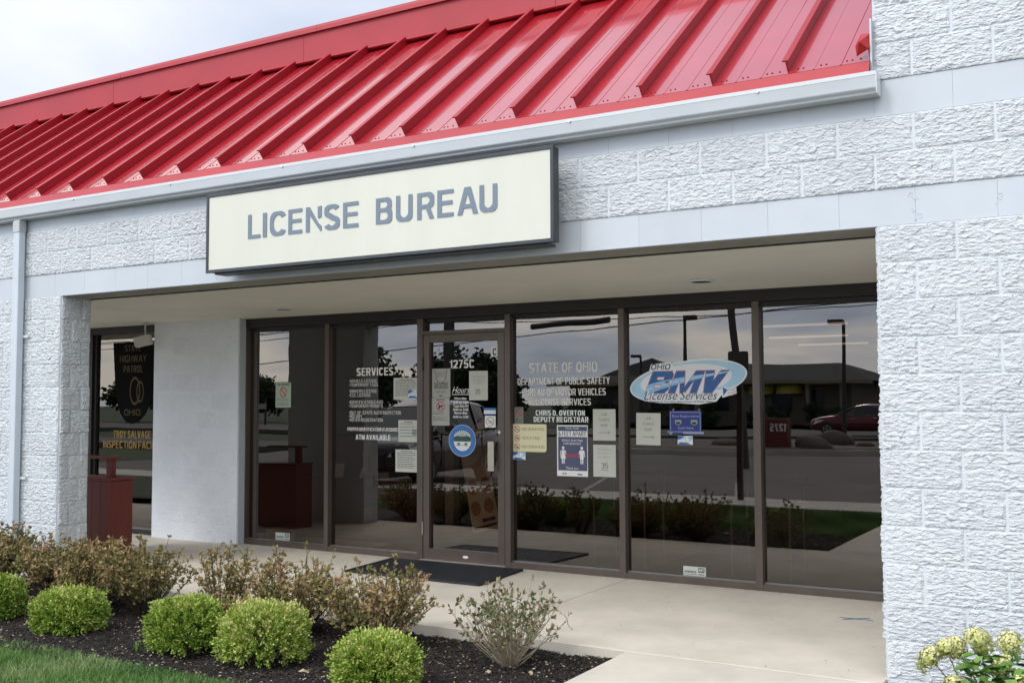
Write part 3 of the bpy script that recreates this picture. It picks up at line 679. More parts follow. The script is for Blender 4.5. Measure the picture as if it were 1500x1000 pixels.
# positions measured on the photograph (letters are condensed grotesque capitals)
LX = [('L', -4.524, -4.397), ('I', -4.373, -4.333), ('C', -4.302, -4.144), ('E', -4.119, -3.983), ('S', -3.775, -3.631), ('E', -3.601, -3.462)]
for s, xa, xb in LX: link('letter', letter(s, xa, xb), LETTER, S)
nx0, nx1 = -3.949, -3.800; t_ = .036
nm = MB()
def zz(f): return zl0 + (zl1 - zl0) * f
nm.prism([(nx0, zz(0)), (nx0 + t_, zz(0)), (nx0 + t_, zz(1)), (nx0, zz(1))], SY - .0002, SY + .003)
nm.prism([(nx0 + t_, zz(1)), (nx0 + t_, zz(.68)), (nx1 - t_ * .3, zz(0)), (nx1, zz(0)), (nx1, zz(.20)), (nx1 - t_ * .55, zz(.28)), (nx1 - t_ * .9, zz(.34))], SY - .0002, SY + .003)
nm.prism([(nx1 - t_ * .75, zz(.50)), (nx1 - t_ * .2, zz(.56)), (nx1, zz(.52)), (nx1, zz(1)), (nx1 - t_, zz(.985)), (nx1 - t_, zz(.55))], SY - .0002, SY + .003)
nm.obj('letter', LETTER, S)['label'] = 'grey letter N with a piece missing from its right stem'
for s, xa, xb in (('B', -3.307, -3.166), ('U', -3.134, -2.993), ('R', -2.954, -2.814), ('E', -2.788, -2.657), ('A', -2.627, -2.465), ('U', -2.454, -2.316)):
    link('letter', letter(s, xa, xb), LETTER, S)

# --- vinyl lettering on the panes (prints on the windows: parts of the building) --------------------
GY = G - .0012
VN = [o for o in COL.objects if o.name.startswith('window_bay')]
bay = {i: VN[i] for i in range(len(VN))}
def vin(body, box, p, m=WHITEV, name='vinyl_lettering', **k): return text(body, box, GY, m, p, name, **k)
p = bay[1]
vin('SERVICES', (-5.509, -5.049, 1.752, 1.832), p, bold=.03)
zrows = [(['VEHICLE LICENSE', 'TEMPORARY TAGS'], (556.5, 562.5)), (['DRIVERS LICENSE', 'CDL LICENSE'], (572, 578)), (['IDENTIFICATION CARD', 'TEMPORARY PERMITS'], (588.5, 594.5)), (['OUT-OF-STATE AUTO INSPECTION', 'NOTARY', 'VOTER REGISTRATION'], (604.5, 610, 615.5))]
PZ = lambda py: 1.702 - (py - 556.5) * .00657
for names, pys in zrows:
    for nme, py in zip(names, pys):
        wdt = {'VEHICLE LICENSE': 40, 'TEMPORARY TAGS': 41, 'DRIVERS LICENSE': 40, 'CDL LICENSE': 31, 'IDENTIFICATION CARD': 48, 'TEMPORARY PERMITS': 48, 'OUT-OF-STATE AUTO INSPECTION': 73, 'NOTARY': 19, 'VOTER REGISTRATION': 48}[nme]
        vin('\u2022' + nme, (-5.602, -5.602 + wdt * .00885, PZ(py) - .0165, PZ(py) + .0165), p, bold=-.008)
vin('PROPER IDENTIFICATION IS REQUIRED', (-5.628, -4.965, 1.204, 1.240), p, bold=.018, shear=.35)
vin('ATM AVAILABLE', (-5.516, -5.083, 1.118, 1.170), p, m=WHITEP, bold=.02)
dgy = F0 + .0385
def dvin(body, box, m=WHITEV, **k): return text(body, box, dgy, m, door, 'vinyl_lettering', **k)
dvin('1275C', (-4.372, -4.094, 1.805, 1.885), bold=.02)
dvin('Hours', (-4.343, -4.143, 1.572, 1.632), m=WHITEP, bold=.0, shear=.45)
MB().box(-4.343, -4.135, dgy - .0008, dgy + .0004, 1.556, 1.562).obj('underline', WHITEV, door)
for i, (a_, b_) in enumerate((('Monday', '8:00 to 6:00'), ('Tues thru Fri', '8:00 to 5:00'), ('Saturday', '8:00 to 2:00'))):
    z = 1.520 - i * .068
    wa = {0: .07, 1: .085, 2: .075}[i]
    dvin(a_, (-4.245 - wa, -4.245 + wa, z - .013, z + .015), bold=.03); dvin(b_, (-4.245 - .085, -4.245 + .085, z - .045, z - .022), bold=.03)
p = bay[2]
vin('STATE OF OHIO', (-3.515, -2.830, 1.750, 1.836), p, bold=.002, word=1.25)
vin('DEPARTMENT OF PUBLIC SAFETY', (-3.637, -2.712, 1.642, 1.703), p, bold=.002, word=1.3)
vin('BUREAU OF MOTOR VEHICLES', (-3.586, -2.752, 1.545, 1.606), p, bold=.002, word=1.3)
vin('LICENSE SERVICES', (-3.444, -2.897, 1.458, 1.517), p, bold=.002, word=1.3)
vin('CHRIS D. OVERTON', (-3.451, -2.957, 1.366, 1.414), p, m=WHITEP, bold=.028)
vin('DEPUTY REGISTRAR', (-3.472, -2.923, 1.308, 1.356), p, m=WHITEP, bold=.028)
# patrol emblem window
p = bay[5]
SHG = mat('shield_gold', (.10, .075, .04), .7, spec=.1); SHB = mat('shield_black', (.006, .006, .006), .95, spec=.1)
shp = [(-9.18, 2.20), (-8.42, 2.20), (-8.47, 1.85), (-8.50, 1.55), (-8.60, 1.36), (-8.72, 1.27), (-8.83, 1.245), (-8.94, 1.27), (-9.04, 1.37), (-9.12, 1.58), (-9.15, 1.85)]
MB().prism(shp, GY, GY + .0008).obj('shield_emblem', SHB, p)
GY2 = GY - .001
for b_, bx in (('STATE', (-8.975, -8.700, 2.09, 2.165)), ('HIGHWAY', (-9.06, -8.60, 1.965, 2.045)), ('PATROL', (-8.99, -8.66, 1.845, 1.925)), ('OHIO', (-8.97, -8.69, 1.345, 1.418))):
    text(b_, bx, GY2, SHG, p, 'vinyl_lettering', bold=.012)
wg = MB(); ring(wg, -8.79, 1.63, .135, .165, GY2, GY2 + .0004, .55)
ring(wg, -8.70, 1.62, .10, .125, GY2 - .0006, GY2 - .0002, .5)
wg.obj('winged_wheel', SHG, p)
text('TROY SALVAGE', (-9.150, -8.505, 1.085, 1.170), GY2, GOLD, p, 'vinyl_lettering', bold=.012)
text('INSPECTION FACILITY', (-9.330, -8.27, .962, 1.050), GY2, GOLD, p, 'vinyl_lettering', bold=.012)

# ================================================================ NOTICES, POSTERS AND STICKERS (each one a thing)
YI, YO = G - .0022, G - .0060           # just behind / just in front of the glass
def notice(name, label, cat, box, y=YI, m=OLDP, tilt=0.0, group=None, border=None):
    x0, x1, z0, z1 = box; c = ((x0 + x1) / 2, y, z0)
    t = empty(name, c, label, cat, group)
    MB().box(x0, x1, y, y + .0012, z0, z1).obj('sheet', m, t)
    if tilt: t.rotation_euler = (0, tilt, 0)
    return t
PR = .0012
def pbox(t): return off(t)
# leftmost window: no smoking notice
t = notice('no_smoking_notice', 'pale green no smoking notice with red crossed circle on the leftmost tall window', 'notice', (-6.595, -6.371, 1.432, 1.703), YO, mat('pale_green_paper', (.42, .50, .38), .6))
y = YO - .0006
q = MB(); ring(q, -6.483, 1.597, .045, .055, y - .0005, y, .9); slash(q, -6.483, 1.597, .047, .006, y - .0007, y - .0001, .9); q.obj('prohibition_mark', REDINK, t)
text('NO SMOKING', (-6.565, -6.40, 1.668, 1.688), y - .0003, INK, t, 'print', bold=.02)
q = MB(); lines(q, -6.565, -6.40, (1.53, 1.515, 1.49, 1.475, 1.46), .004, y - .0003, y, 1, .05); q.obj('small_print', INK, t)
MB().box(-6.595, -6.371, y - .0003, y, 1.432, 1.437).box(-6.595, -6.371, y - .0003, y, 1.698, 1.703).box(-6.595, -6.590, y - .0003, y, 1.437, 1.698).box(-6.376, -6.371, y - .0003, y, 1.437, 1.698).obj('border', INK, t)
# alarm company stickers
for bx, lab in (((-6.574, -6.377, .062, .140), 'small white security sticker low in the leftmost tall window'), ((-2.058, -1.862, .060, .138), 'small white security sticker low in the window with the oval logo')):
    t = notice('security_sticker', lab, 'sticker', bx, YO, mat('sticker_white', (.55, .58, .52), .5), group='security stickers')
    x0, x1, z0, z1 = bx; text('protected by', (x0 + .01, x0 + .115, z0 + .022, z0 + .048), y - .0003, INK, t, 'print', bold=.03, shear=.2)
    MB().box(x1 - .065, x1 - .012, y - .0003, y, z0 + .034, z1 - .008).obj('logo_block', INK, t)
    text('ADT', (x1 - .060, x1 - .017, z0 + .043, z1 - .015), y - .0006, WHITEP, t, 'print', bold=.02)
    MB().box(x0 + .01, x0 + .12, y - .0003, y, z0 + .014, z0 + .017).box(x1 - .065, x1 - .012, y - .0003, y, z0 + .014, z0 + .020).obj('small_print', INK, t)
# typed notices on the second window
def typed(bx, lab, seed, nline=8):
    t = notice('typed_notice', lab, 'notice', bx, YI, OLDP, group='typed notices on the second window')
    x0, x1, z0, z1 = bx; q = MB(); yy = YI - .0006
    zs = [z1 - .035 - i * (z1 - z0 - .06) / nline for i in range(nline)]
    lines(q, x0 + .025, x1 - .025, zs, .0055, yy, yy + .0003, seed, .2); lines(q, x0 + .07, x1 - .07, [z1 - .018], .007, yy, yy + .0003, seed + 3, 0); q.obj('typed_text', INK, t); return t
typed((-5.045, -4.748, 1.514, 1.726), 'typed notice highest of three on the second window, half covered by a blue sticker', 1)
t = typed((-4.985, -4.748, 1.105, 1.316), 'typed notice with faint picture, middle of three on the second window', 2, 5)
MB().box(-4.82, -4.765, YI - .0006, YI - .0003, 1.17, 1.23).obj('picture', mat('grey_print', (.3, .3, .27), .6), t)
typed((-5.020, -4.748, .816, 1.032), 'typed notice lowest of three on the second window', 3, 9)
# state outline stickers
def mapstk(bx, lab):
    t = notice('state_map_sticker', lab, 'sticker', bx, YO, WHITEP, group='blue and white state map stickers')
    x0, x1, z0, z1 = bx; w, h = x1 - x0, z1 - z0; P = lambda a, b: (x0 + a * w, z0 + b * h); yy = YO - .0006
    MB().prism([P(0, .98), P(.45, .98), P(.25, .72), P(0, .55)], yy - .0003, yy).prism([P(0, .02), P(.95, .02), P(.6, .25), P(.15, .30)], yy - .0003, yy).obj('blue_wave', BLUEI, t)
    MB().prism([P(.05, .50), P(.4, .66), P(.55, .92), P(.35, .88), P(.2, .70)], yy - .0003, yy).prism([P(.7, .9), P(.98, .95), P(.98, .55), P(.8, .45)], yy - .0003, yy).obj('light_wave', SKYI, t)
    ln = [P(.5, .82), P(.54, .62), P(.52, .40), P(.62, .30), P(.74, .34), P(.86, .48)]
    MB().tube([(a, yy - .0005, b) for a, b in ln], .0012, 4).obj('outline', mat('grey_line', (.25, .3, .35), .5), t)
mapstk((-4.864, -4.735, 1.527, 1.606), 'blue and white state map sticker over the corner of the top typed notice')
mapstk((-3.684, -3.556, .967, 1.035), 'blue and white state map sticker under the yellow no smoking card')
mapstk((-2.093, -1.961, 1.130, 1.203), 'blue and white state map sticker under the blue boat registration sign')
# door notices
DYI, DYO = F0 + .0375, F0 + .0362
GREYP = mat('grey_paper', (.46, .455, .39), .7)
t = notice('face_mask_notice', 'grey face covering notice with mask drawing at the top left of the door', 'notice', (-4.572, -4.362, 1.534, 1.806), DYI, GREYP); yy = DYI - .0008
q = MB(); mk = [(-4.467 + .06 * math.cos(a), 1.735 + .062 * math.sin(a)) for a in np.linspace(math.pi, 2 * math.pi, 12)]
q.tube([(a, yy, b) for a, b in mk], .0022, 4)
for dz in (.03, .012, -.008): q.tube([(-4.467 - .058 + abs(dz) * .2, yy, 1.735 + dz), (-4.467, yy, 1.742 + dz), (-4.467 + .058 - abs(dz) * .2, yy, 1.735 + dz)], .0018, 4)
q.tube([(-4.527, yy, 1.735), (-4.53, yy, 1.79), (-4.545, yy, 1.775)], .0018, 4); q.tube([(-4.407, yy, 1.735), (-4.404, yy, 1.79), (-4.389, yy, 1.775)], .0018, 4); q.obj('mask_drawing', INK, t)
text('FACE COVERINGS\nMUST BE WORN\nUPON ENTRANCE', (-4.55, -4.385, 1.615, 1.675), yy, INK, t, 'print', bold=.03); text('Please Practice\nSocial Distancing', (-4.53, -4.405, 1.572, 1.602), yy, INK, t, 'print', bold=.0); text('BMV', (-4.49, -4.445, 1.542, 1.558), yy, INK, t, 'print', bold=.03, shear=.3)
t = notice('no_weapons_notice', 'grey notice with red crossed out handgun below the mask notice on the door', 'notice', (-4.575, -4.372, 1.268, 1.531), DYI, GREYP)
text('NOTICE', (-4.52, -4.425, 1.503, 1.520), yy, INK, t, 'print', bold=.03)
q = MB(); ring(q, -4.473, 1.448, .040, .047, yy - .0005, yy); slash(q, -4.473, 1.448, .042, .004, yy - .0007, yy - .0002); q.obj('prohibition_mark', REDINK, t)
MB().prism([(-4.50, 1.46), (-4.445, 1.46), (-4.445, 1.448), (-4.475, 1.446), (-4.487, 1.422), (-4.502, 1.424), (-4.494, 1.446)], yy, yy + .0003).obj('handgun_mark', INK, t)
q = MB(); lines(q, -4.56, -4.39, (1.39, 1.378, 1.345, 1.33, 1.318), .0035, yy, yy + .0003, 5, .3); q.obj('small_print', INK, t)
t = notice('occupancy_notice', 'paper with number 35 at the upper right of the door glass', 'notice', (-4.150, -3.945, 1.505, 1.777), DYI, OLDP)
text('35', (-4.085, -4.025, 1.570, 1.608), yy, INK, t, 'print', bold=-.01); MB().box(-4.087, -4.02, yy, yy + .0003, 1.558, 1.561).obj('underline', INK, t)
text('The Maximum\nOccupancy of\nthis office is', (-4.12, -3.975, 1.655, 1.735), yy, mat('faint_ink', (.33, .33, .29), .7), t, 'print', bold=-.01)
t = notice('unit_letter_card', 'small white card with black letter C at the top right corner of the door', 'sign', (-3.905, -3.832, 1.905, 1.992), DYO - .0014, WHITEP)
text('C', (-3.889, -3.848, 1.916, 1.981), DYO - .0022, INK, t, 'print', bold=.02)
t = notice('blue_card_sticker', 'small blue and white card logo sticker on the right of the door glass', 'sticker', (-3.985, -3.858, 1.372, 1.434), DYO - .0014, WHITEP)
MB().box(-3.985, -3.858, DYO - .0022, DYO - .0016, 1.413, 1.434).box(-3.985, -3.858, DYO - .0022, DYO - .0016, 1.372, 1.380).obj('blue_bar', SEALB, t)
text('PayNow', (-3.975, -3.90, 1.389, 1.405), DYO - .0022, INK, t, 'print', shear=.3) if False else None
t = notice('no_food_sticker', 'cream square sticker with crossed circle just above the door handle', 'sticker', (-3.975, -3.860, 1.255, 1.362), DYO - .0014, WHITEV)
q = MB(); ring(q, -3.918, 1.309, .038, .042, DYO - .0024, DYO - .0018); slash(q, -3.918, 1.309, .038, .002, DYO - .0024, DYO - .0018); q.box(-3.945, -3.89, DYO - .0024, DYO - .0018, 1.312, 1.316).box(-3.945, -3.89, DYO - .0024, DYO - .0018, 1.296, 1.300); q.obj('prohibition_mark', mat('brown_ink', (.10, .04, .03), .6), t)
# round state seal
t = empty('state_seal_sticker', (-4.225, DYO - .002, 1.13), 'round blue state seal sticker with sun rays and wheat in the middle of the door', 'sticker')
y = DYO - .0015; cx, cz_ = -4.225, 1.130
ring(MB(), cx, cz_, .098, .143, y - .0004, y, 1.02, 36).obj('blue_ring', SEALB, t)
ring(MB(), cx, cz_, .1432, .149, y - .0004, y, 1.02, 36).obj('ring_edge', mat('pale_ring', (.45, .58, .72), .5), t)
MB().prism(circ(cx, cz_, .0978, .0978), y + .0001, y + .0007).obj('disc', WHITEP, t)
q = MB()
MB().prism([(cx - .0978, cz_ + .03)] + circ(cx, cz_, .0965, .0965, 14, math.pi - .35, .35) + [(cx + .0978, cz_ + .03)], y - .0004, y - .0001).obj('sky', DKGREEN, t)
for i in range(12):
    a = math.pi * (i + .5) / 12; w = .085
    q.prism([(cx + .012 * math.cos(a), cz_ + .03), (cx + .094 * math.cos(a - w), cz_ + .03 + .062 * math.sin(a - w)), (cx + .094 * math.cos(a + w), cz_ + .03 + .062 * math.sin(a + w))], y - .0009, y - .0005)
q.obj('sun_rays', WHITEP, t)
MB().prism([(cx - .095, cz_ - .008), (cx + .095, cz_ - .008), (cx + .095, cz_ + .032), (cx + .05, cz_ + .046), (cx, cz_ + .034), (cx - .05, cz_ + .045), (cx - .095, cz_ + .032)], y - .0014, y - .0010).obj('hills', mat('hill_green', (.03, .10, .075), .6), t)
q = MB()
for x_ in (cx - .04, cx + .042):
    for j in range(4): q.prism([(x_ - .012 + j * .006, cz_ - .05), (x_ - .008 + j * .006, cz_ - .05), (x_ - .014 + j * .009, cz_ - .022)], y - .0008, y - .0004)
    q.prism([(x_ - .02, cz_ - .022), (x_ + .02, cz_ - .022), (x_ + .012, cz_ - .034), (x_ - .014, cz_ - .034)], y - .0012, y - .0009)
q.box(cx - .07, cx + .07, y - .0008, y - .0004, cz_ - .045, cz_ - .042); q.obj('wheat_and_arrows', INK, t)
for i in range(24):
    a = i / 24 * 2 * math.pi
    if 3.7 < a < 5.7 and i % 2: continue
q = MB()
for i in range(30):
    a = i / 30 * 2 * math.pi; r_ = .121
    q.prism([(cx + 1.02 * (r_ + dr) * math.cos(a + da), cz_ + (r_ + dr) * math.sin(a + da)) for dr, da in ((-.008, -.04), (-.008, .03), (.008, .03), (.008, -.04))], y - .0008, y - .0005)
q.obj('seal_lettering', mat('seal_letter_blue', (.10, .26, .55), .5), t)
# third window
t = notice('no_smoking_notice', 'small dark notice with red circle above the yellow no smoking card', 'notice', (-3.671, -3.579, 1.294, 1.442), YI, mat('dim_notice', (.25, .25, .2), .6)); yy = YI - .0008
q = MB(); ring(q, -3.625, 1.385, .026, .032, yy - .0005, yy); slash(q, -3.625, 1.385, .026, .004, yy - .0007, yy - .0002); q.obj('prohibition_mark', REDINK, t)
q = MB(); lines(q, -3.662, -3.588, (1.335, 1.322, 1.309), .004, yy, yy + .0003, 2, .1); q.box(-3.655, -3.595, yy, yy + .0003, 1.425, 1.432); q.obj('small_print', INK, t)
t = empty('yellow_rules_card', (-3.515, YO, 1.038), 'yellow card reading no smoking, no eating, no drinking beside the door', 'sign')
x0, x1, z0, z1 = -3.692, -3.338, 1.038, 1.289
MB().prism([(x0 + .004, z0), (x1 - .018, z0), (x1, z0 + .018), (x1, z1 - .008), (x1 - .008, z1), (x0 + .004, z1), (x0, z1 - .004), (x0, z0 + .004)], YO, YO + .0012).obj('card', YELP, t); yy = YO - .0005
MB().box(x0 + .004, x1 - .018, yy, yy + .0003, z0 + .002, z0 + .004).obj('border', INK, t)
for i, (s, zc_) in enumerate((('NO SMOKING', 1.243), ('NO EATING', 1.163), ('NO DRINKING', 1.085))):
    text(s, (-3.592, -3.592 + (.228, .185, .232)[i], zc_ - .012, zc_ + .014), yy, INK, t, 'print', bold=-.02)
    q = MB(); ring(q, -3.640, zc_, .025, .0295, yy - .0004, yy, 1.0, 22); slash(q, -3.640, zc_, .025, .0022, yy - .0006, yy - .0001); q.obj('prohibition_mark', REDINK, t)
    q = MB()
    if i == 0: q.box(-3.658, -3.624, yy, yy + .0002, zc_ - .006, zc_ - .001)
    elif i == 1: q.box(-3.655, -3.625, yy, yy + .0002, zc_ - .003, zc_ + .002).box(-3.655, -3.625, yy, yy + .0002, zc_ - .010, zc_ - .006).box(-3.652, -3.628, yy, yy + .0002, zc_ + .005, zc_ + .009)
    else: q.prism([(-3.655, zc_ + .002), (-3.628, zc_ + .002), (-3.633, zc_ - .014), (-3.650, zc_ - .014)], yy, yy + .0002)
    q.obj('pictogram', REDINK, t)
# six feet apart poster
x0, x1, z0, z1 = -3.234, -2.930, .835, 1.283
t = notice('distancing_poster', 'dark blue 6 feet apart poster with two white figures and a red arrow', 'poster', (x0, x1, z0, z1), YI, WHITEP); yy = YI - .0008
MB().box(x0 + .012, x1 - .006, yy, yy + .0003, z0 + .05, z1 - .012).obj('blue_field', SLATE, t); ya = yy - .0008
MB().box(x0 + .010, x1 - .004, ya, ya + .0003, 1.180, 1.232).obj('white_stripe', WHITEP, t)
text('Please Keep', (-3.150, -3.015, 1.243, 1.266), ya, WHITEV, t, 'print', shear=.3, bold=.0)
text('6 FEET APART', (-3.215, -2.945, 1.187, 1.227), ya - .0005, INK, t, 'print', bold=.0)
text('WHILE WAITING', (-3.185, -2.98, 1.140, 1.158), ya, WHITEV, t, 'print'); text('FOR SERVICE', (-3.17, -2.995, 1.112, 1.130), ya, WHITEV, t, 'print')
text('Thank you', (-3.145, -3.02, .890, .918), ya, WHITEV, t, 'print', shear=.35, bold=0)
for sx, dress in ((-3.172, True), (-2.988, False)):
    q = MB(); q.prism(circ(sx, 1.083, .013, .014, 14), ya, ya + .0003)
    if dress: q.prism([(sx - .017, 1.064), (sx + .017, 1.064), (sx + .014, 1.03), (sx + .027, .988), (sx - .027, .988), (sx - .014, 1.03)], ya, ya + .0003)
    else: q.prism([(sx - .02, 1.064), (sx + .02, 1.064), (sx + .017, .985), (sx - .017, .985)], ya, ya + .0003)
    for s in (-1, 1):
        q.prism([(sx + s * .019, 1.062), (sx + s * .027, 1.055), (sx + s * .031, 1.005), (sx + s * .024, 1.005)], ya, ya + .0003)
        q.prism([(sx + s * .003, .9875), (sx + s * .014, .9875), (sx + s * .014, .945), (sx + s * .003, .945)], ya, ya + .0003)
    q.obj('figure', WHITEP, t)
MB().prism([(-3.152, 1.018), (-3.13, 1.046), (-3.13, 1.030), (-3.03, 1.030), (-3.03, 1.046), (-3.008, 1.018), (-3.03, .990), (-3.03, 1.006), (-3.13, 1.006), (-3.13, .990)], ya - .0005, ya - .0001).obj('red_arrow', mat('poster_red', (.42, .06, .09), .6), t)
text('OHIO DPS', (-3.175, -3.14, .852, .862), yy, INK, t, 'print', bold=0) if False else None
q = MB(); lines(q, -3.18, -3.14, (.862, .852), .005, yy, yy + .0003, 4, 0); lines(q, -3.03, -2.985, (.856, .850), .006, yy, yy + .0003, 6, 0); q.obj('small_print', INK, t)
def arrow_notice(bx, lab, tilt=0.0):
    t = notice('queue_notice', lab, 'notice', bx, YI, OLDP, tilt, group='line starts here papers'); x0, x1, z0, z1 = bx; c = (x0 + x1) / 2; w = x1 - x0; h = z1 - z0
    for s, f, ww in (('LINE', .83, .26), ('STARTS', .655, .46), ('HERE', .48, .32)):
        text(s, (c - w * ww / 2, c + w * ww / 2, z0 + h * (f - .035), z0 + h * (f + .04)), yy, INK, t, 'print', bold=-.018)
    za = z0 + h * .25; MB().box(c - w * .24, c + w * .24, yy, yy + .0003, za - .0015, za + .0015).tube([(c + w * .17, yy, za + .012), (c + w * .24, yy, za), (c + w * .17, yy, za - .012)], .0016, 4).obj('arrow', INK, t)
arrow_notice((-2.877, -2.661, 1.153, 1.424), 'line starts here paper right of the distancing poster, above the number 35 paper')
arrow_notice((-2.470, -2.248, 1.122, 1.392), 'line starts here paper below the oval logo, left of the blue boat sign', .012)
t = notice('occupancy_notice', 'paper with number 35 right of the distancing poster', 'notice', (-2.877, -2.662, .841, 1.117), YI, OLDP)
text('35', (-2.80, -2.735, .915, .960), yy, INK, t, 'print', bold=-.012); MB().box(-2.805, -2.73, yy, yy + .0003, .898, .901).obj('underline', INK, t)
text('The Maximum', (-2.835, -2.700, 1.070, 1.083), yy, INK, t, 'print', bold=-.02); text('Occupancy of', (-2.835, -2.705, 1.037, 1.052), yy, INK, t, 'print', bold=-.02); text('this office is', (-2.83, -2.712, 1.005, 1.019), yy, INK, t, 'print', bold=-.02)
# blue boat registration sign
x0, x1, z0, z1 = -2.166, -1.885, 1.222, 1.412
BOAT = mat('royal_blue_plastic', (.018, .035, .21), .4); PALEB = mat('pale_blue_print', (.30, .36, .55), .5)
t = notice('boat_registration_sign', 'royal blue boat registrations sold here sign under the oval logo', 'sign', (x0, x1, z0, z1), YI, BOAT); ya = YI - .0008
q = MB(); q.box(x0 + .008, x1 - .008, ya, ya + .0003, z1 - .016, z1 - .011).box(x0 + .008, x0 + .013, ya, ya + .0003, z0 + .02, z1 - .016).box(x1 - .013, x1 - .008, ya, ya + .0003, z0 + .02, z1 - .016).box(x0 - .02, x1 + .02, ya, ya + .0003, z0 + .012, z0 + .0185); q.box(x0 + .12, x1 + .02, ya, ya + .0003, z0 - .002, z0 + .0115); q.prism(circ(x0 + .012, z0 + .008, .016, .016, 14), ya, ya + .0003); q.obj('pale_frame', PALEB, t)
text('Boat Registrations', (x0 + .025, x1 - .018, 1.352, 1.378), ya, PALEB, t, 'print', bold=.01); text('Sold Here', (-2.09, -1.955, 1.258, 1.282), ya, PALEB, t, 'print', bold=.01)
for sx in (-2.088, -1.948):
    MB().prism([(sx - .028, 1.335), (sx + .028, 1.335), (sx + .028, 1.305), (sx, 1.29), (sx - .028, 1.305)], ya, ya + .0003).obj('decal', mat('decal_print', (.35, .38, .32), .6), t)
    MB().prism([(sx - .02, 1.318), (sx + .02, 1.318), (sx + .018, 1.305), (sx, 1.296), (sx - .018, 1.305)], ya - .0005, ya - .0002).obj('decal_mark', INK, t)
for sx in (x0 + .035, x1 - .02): MB().tube([(sx, YI - .001, z1), (sx + .005, YI - .001, z1 + .015)], .006, 8).obj('suction_cup', mat('clear_rubber', (.3, .32, .33), .3), t)
# the oval logo
t = empty('oval_logo_decal', (-2.0, YO, 1.65), 'big oval OHIO BMV License Services decal on the fourth tall window', 'decal')
OW = mat('decal_white', (.86, .88, .88), .45)
x0, x1 = -2.513, -1.498; zb, zt = 1.455, 1.848
def PX(fx, fz): return (x0 + fx * (x1 - x0), zb + fz * (zt - zb))   # photo-fraction to pane
def ell(cx, cz2, rx, rz, rot, n=48, grow=0.0):
    o = []
    for i in range(n):
        a = i / n * 2 * math.pi; u, v = (rx + grow) * math.cos(a), (rz + grow) * math.sin(a)
        o.append((cx + u * math.cos(rot) - v * math.sin(rot), cz2 + u * math.sin(rot) + v * math.cos(rot)))
    return o
ecx, ecz = (x0 + x1) / 2, (zb + zt) / 2 + .004
outer = ell(ecx, ecz, .520, .170, .13)
MB().prism(outer, YO, YO + .0008).obj('white_outline', OW, t)
MB().prism(ell(ecx, ecz, .505, .158, .13), YO - .0006, YO - .0003).obj('light_blue_oval', mat('decal_light_blue', (.40, .66, .84), .45, col2=(.50, .74, .88), nscale=2), t)
MB().prism(ell(ecx - .015, ecz + .01, .405, .128, .10), YO - .0012, YO - .0009).obj('inner_oval', OW, t)
MB().prism([PX(.14, .86), PX(.17, .98), PX(.36, 1.0), PX(.40, .86), PX(.30, .70), PX(.13, .74)], YO - .0012, YO - .0009).obj('name_tab', OW, t) if False else None
MB().prism([PX(.17, .74), PX(.185, .88), PX(.36, .92), PX(.38, .84), PX(.5, .80), PX(.4, .72)], YO - .0013, YO - .0010).obj('name_tab', OW, t)
text('OHIO', (*[PX(f, 0)[0] for f in (.185, .36)], PX(0, .765)[1], PX(0, .885)[1]), YO - .0018, mat('decal_navy', (.02, .06, .13), .5), t, 'print', shear=.2, bold=.02)
MB().prism([PX(.12, .10), PX(.60, .02), PX(.75, .08), PX(.79, .20), PX(.86, .26), PX(.86, .34), PX(.2, .28)], YO - .0013, YO - .0010).obj('lower_tab', OW, t)
# BMV letters, polygon built, blue with a light road sweeping across (flat print) and a pink edge
LBx = [PX(f, 0)[0] for f in (.13, .86)]; bz0, bz1 = PX(0, .26)[1], PX(0, .725)[1]; LH = bz1 - bz0
def sk(poly): return [(x + (z - bz0) * .42, z) for x, z in poly]
def lt(fx0, fx1): 
    w = LBx[1] - LBx[0] - LH * .42; return LBx[0] + fx0 * w, LBx[0] + fx1 * w
bmat = bpy.data.materials.new('decal_blue_road'); bmat.use_nodes = True; ns, ls = bmat.node_tree.nodes, bmat.node_tree.links
tcn = N(ns, 'ShaderNodeTexCoord'); sx_ = N(ns, 'ShaderNodeSeparateXYZ'); ls.new(tcn.outputs['Object'], sx_.inputs[0])
def bm_(op, a, b=None, c=None):
    m = N(ns, 'ShaderNodeMath', operation=op)
    for i, v in enumerate((a, b, c)):
        if v is None: continue
        if isinstance(v, (int, float)): m.inputs[i].default_value = v
        else: ls.new(v, m.inputs[i])
    return m.outputs[0]
X_, Z_ = sx_.outputs['X'], sx_.outputs['Z']        # object origin = (-2.0, 1.65)
# road centre line rises to the right and flattens
u_ = bm_('ADD', X_, .40); cen = bm_('MULTIPLY_ADD', bm_('POWER', bm_('MAXIMUM', u_, .001), .62), .205, -.093)
wid = bm_('MAXIMUM', bm_('MULTIPLY_ADD', u_, -.050, .042), .003)
inside = bm_('LESS_THAN', bm_('ABSOLUTE', bm_('SUBTRACT', Z_, cen)), wid)
mid = bm_('LESS_THAN', bm_('ABSOLUTE', bm_('SUBTRACT', Z_, cen)), bm_('MULTIPLY', wid, .13))
mx = N(ns, 'ShaderNodeMix', data_type='RGBA'); ls.new(inside, mx.inputs['Factor']); mx.inputs[6].default_value = (.028, .13, .36, 1); mx.inputs[7].default_value = (.30, .58, .84, 1)
mx2 = N(ns, 'ShaderNodeMix', data_type='RGBA'); ls.new(mid, mx2.inputs['Factor']); ls.new(mx.outputs[2], mx2.inputs[6]); mx2.inputs[7].default_value = (.66, .80, .88, 1)
ls.new(mx2.outputs[2], ns['Principled BSDF'].inputs['Base Color']); ns['Principled BSDF'].inputs['Roughness'].default_value = .45
EDGE = mat('decal_pink_edge', (.62, .20, .30), .5)
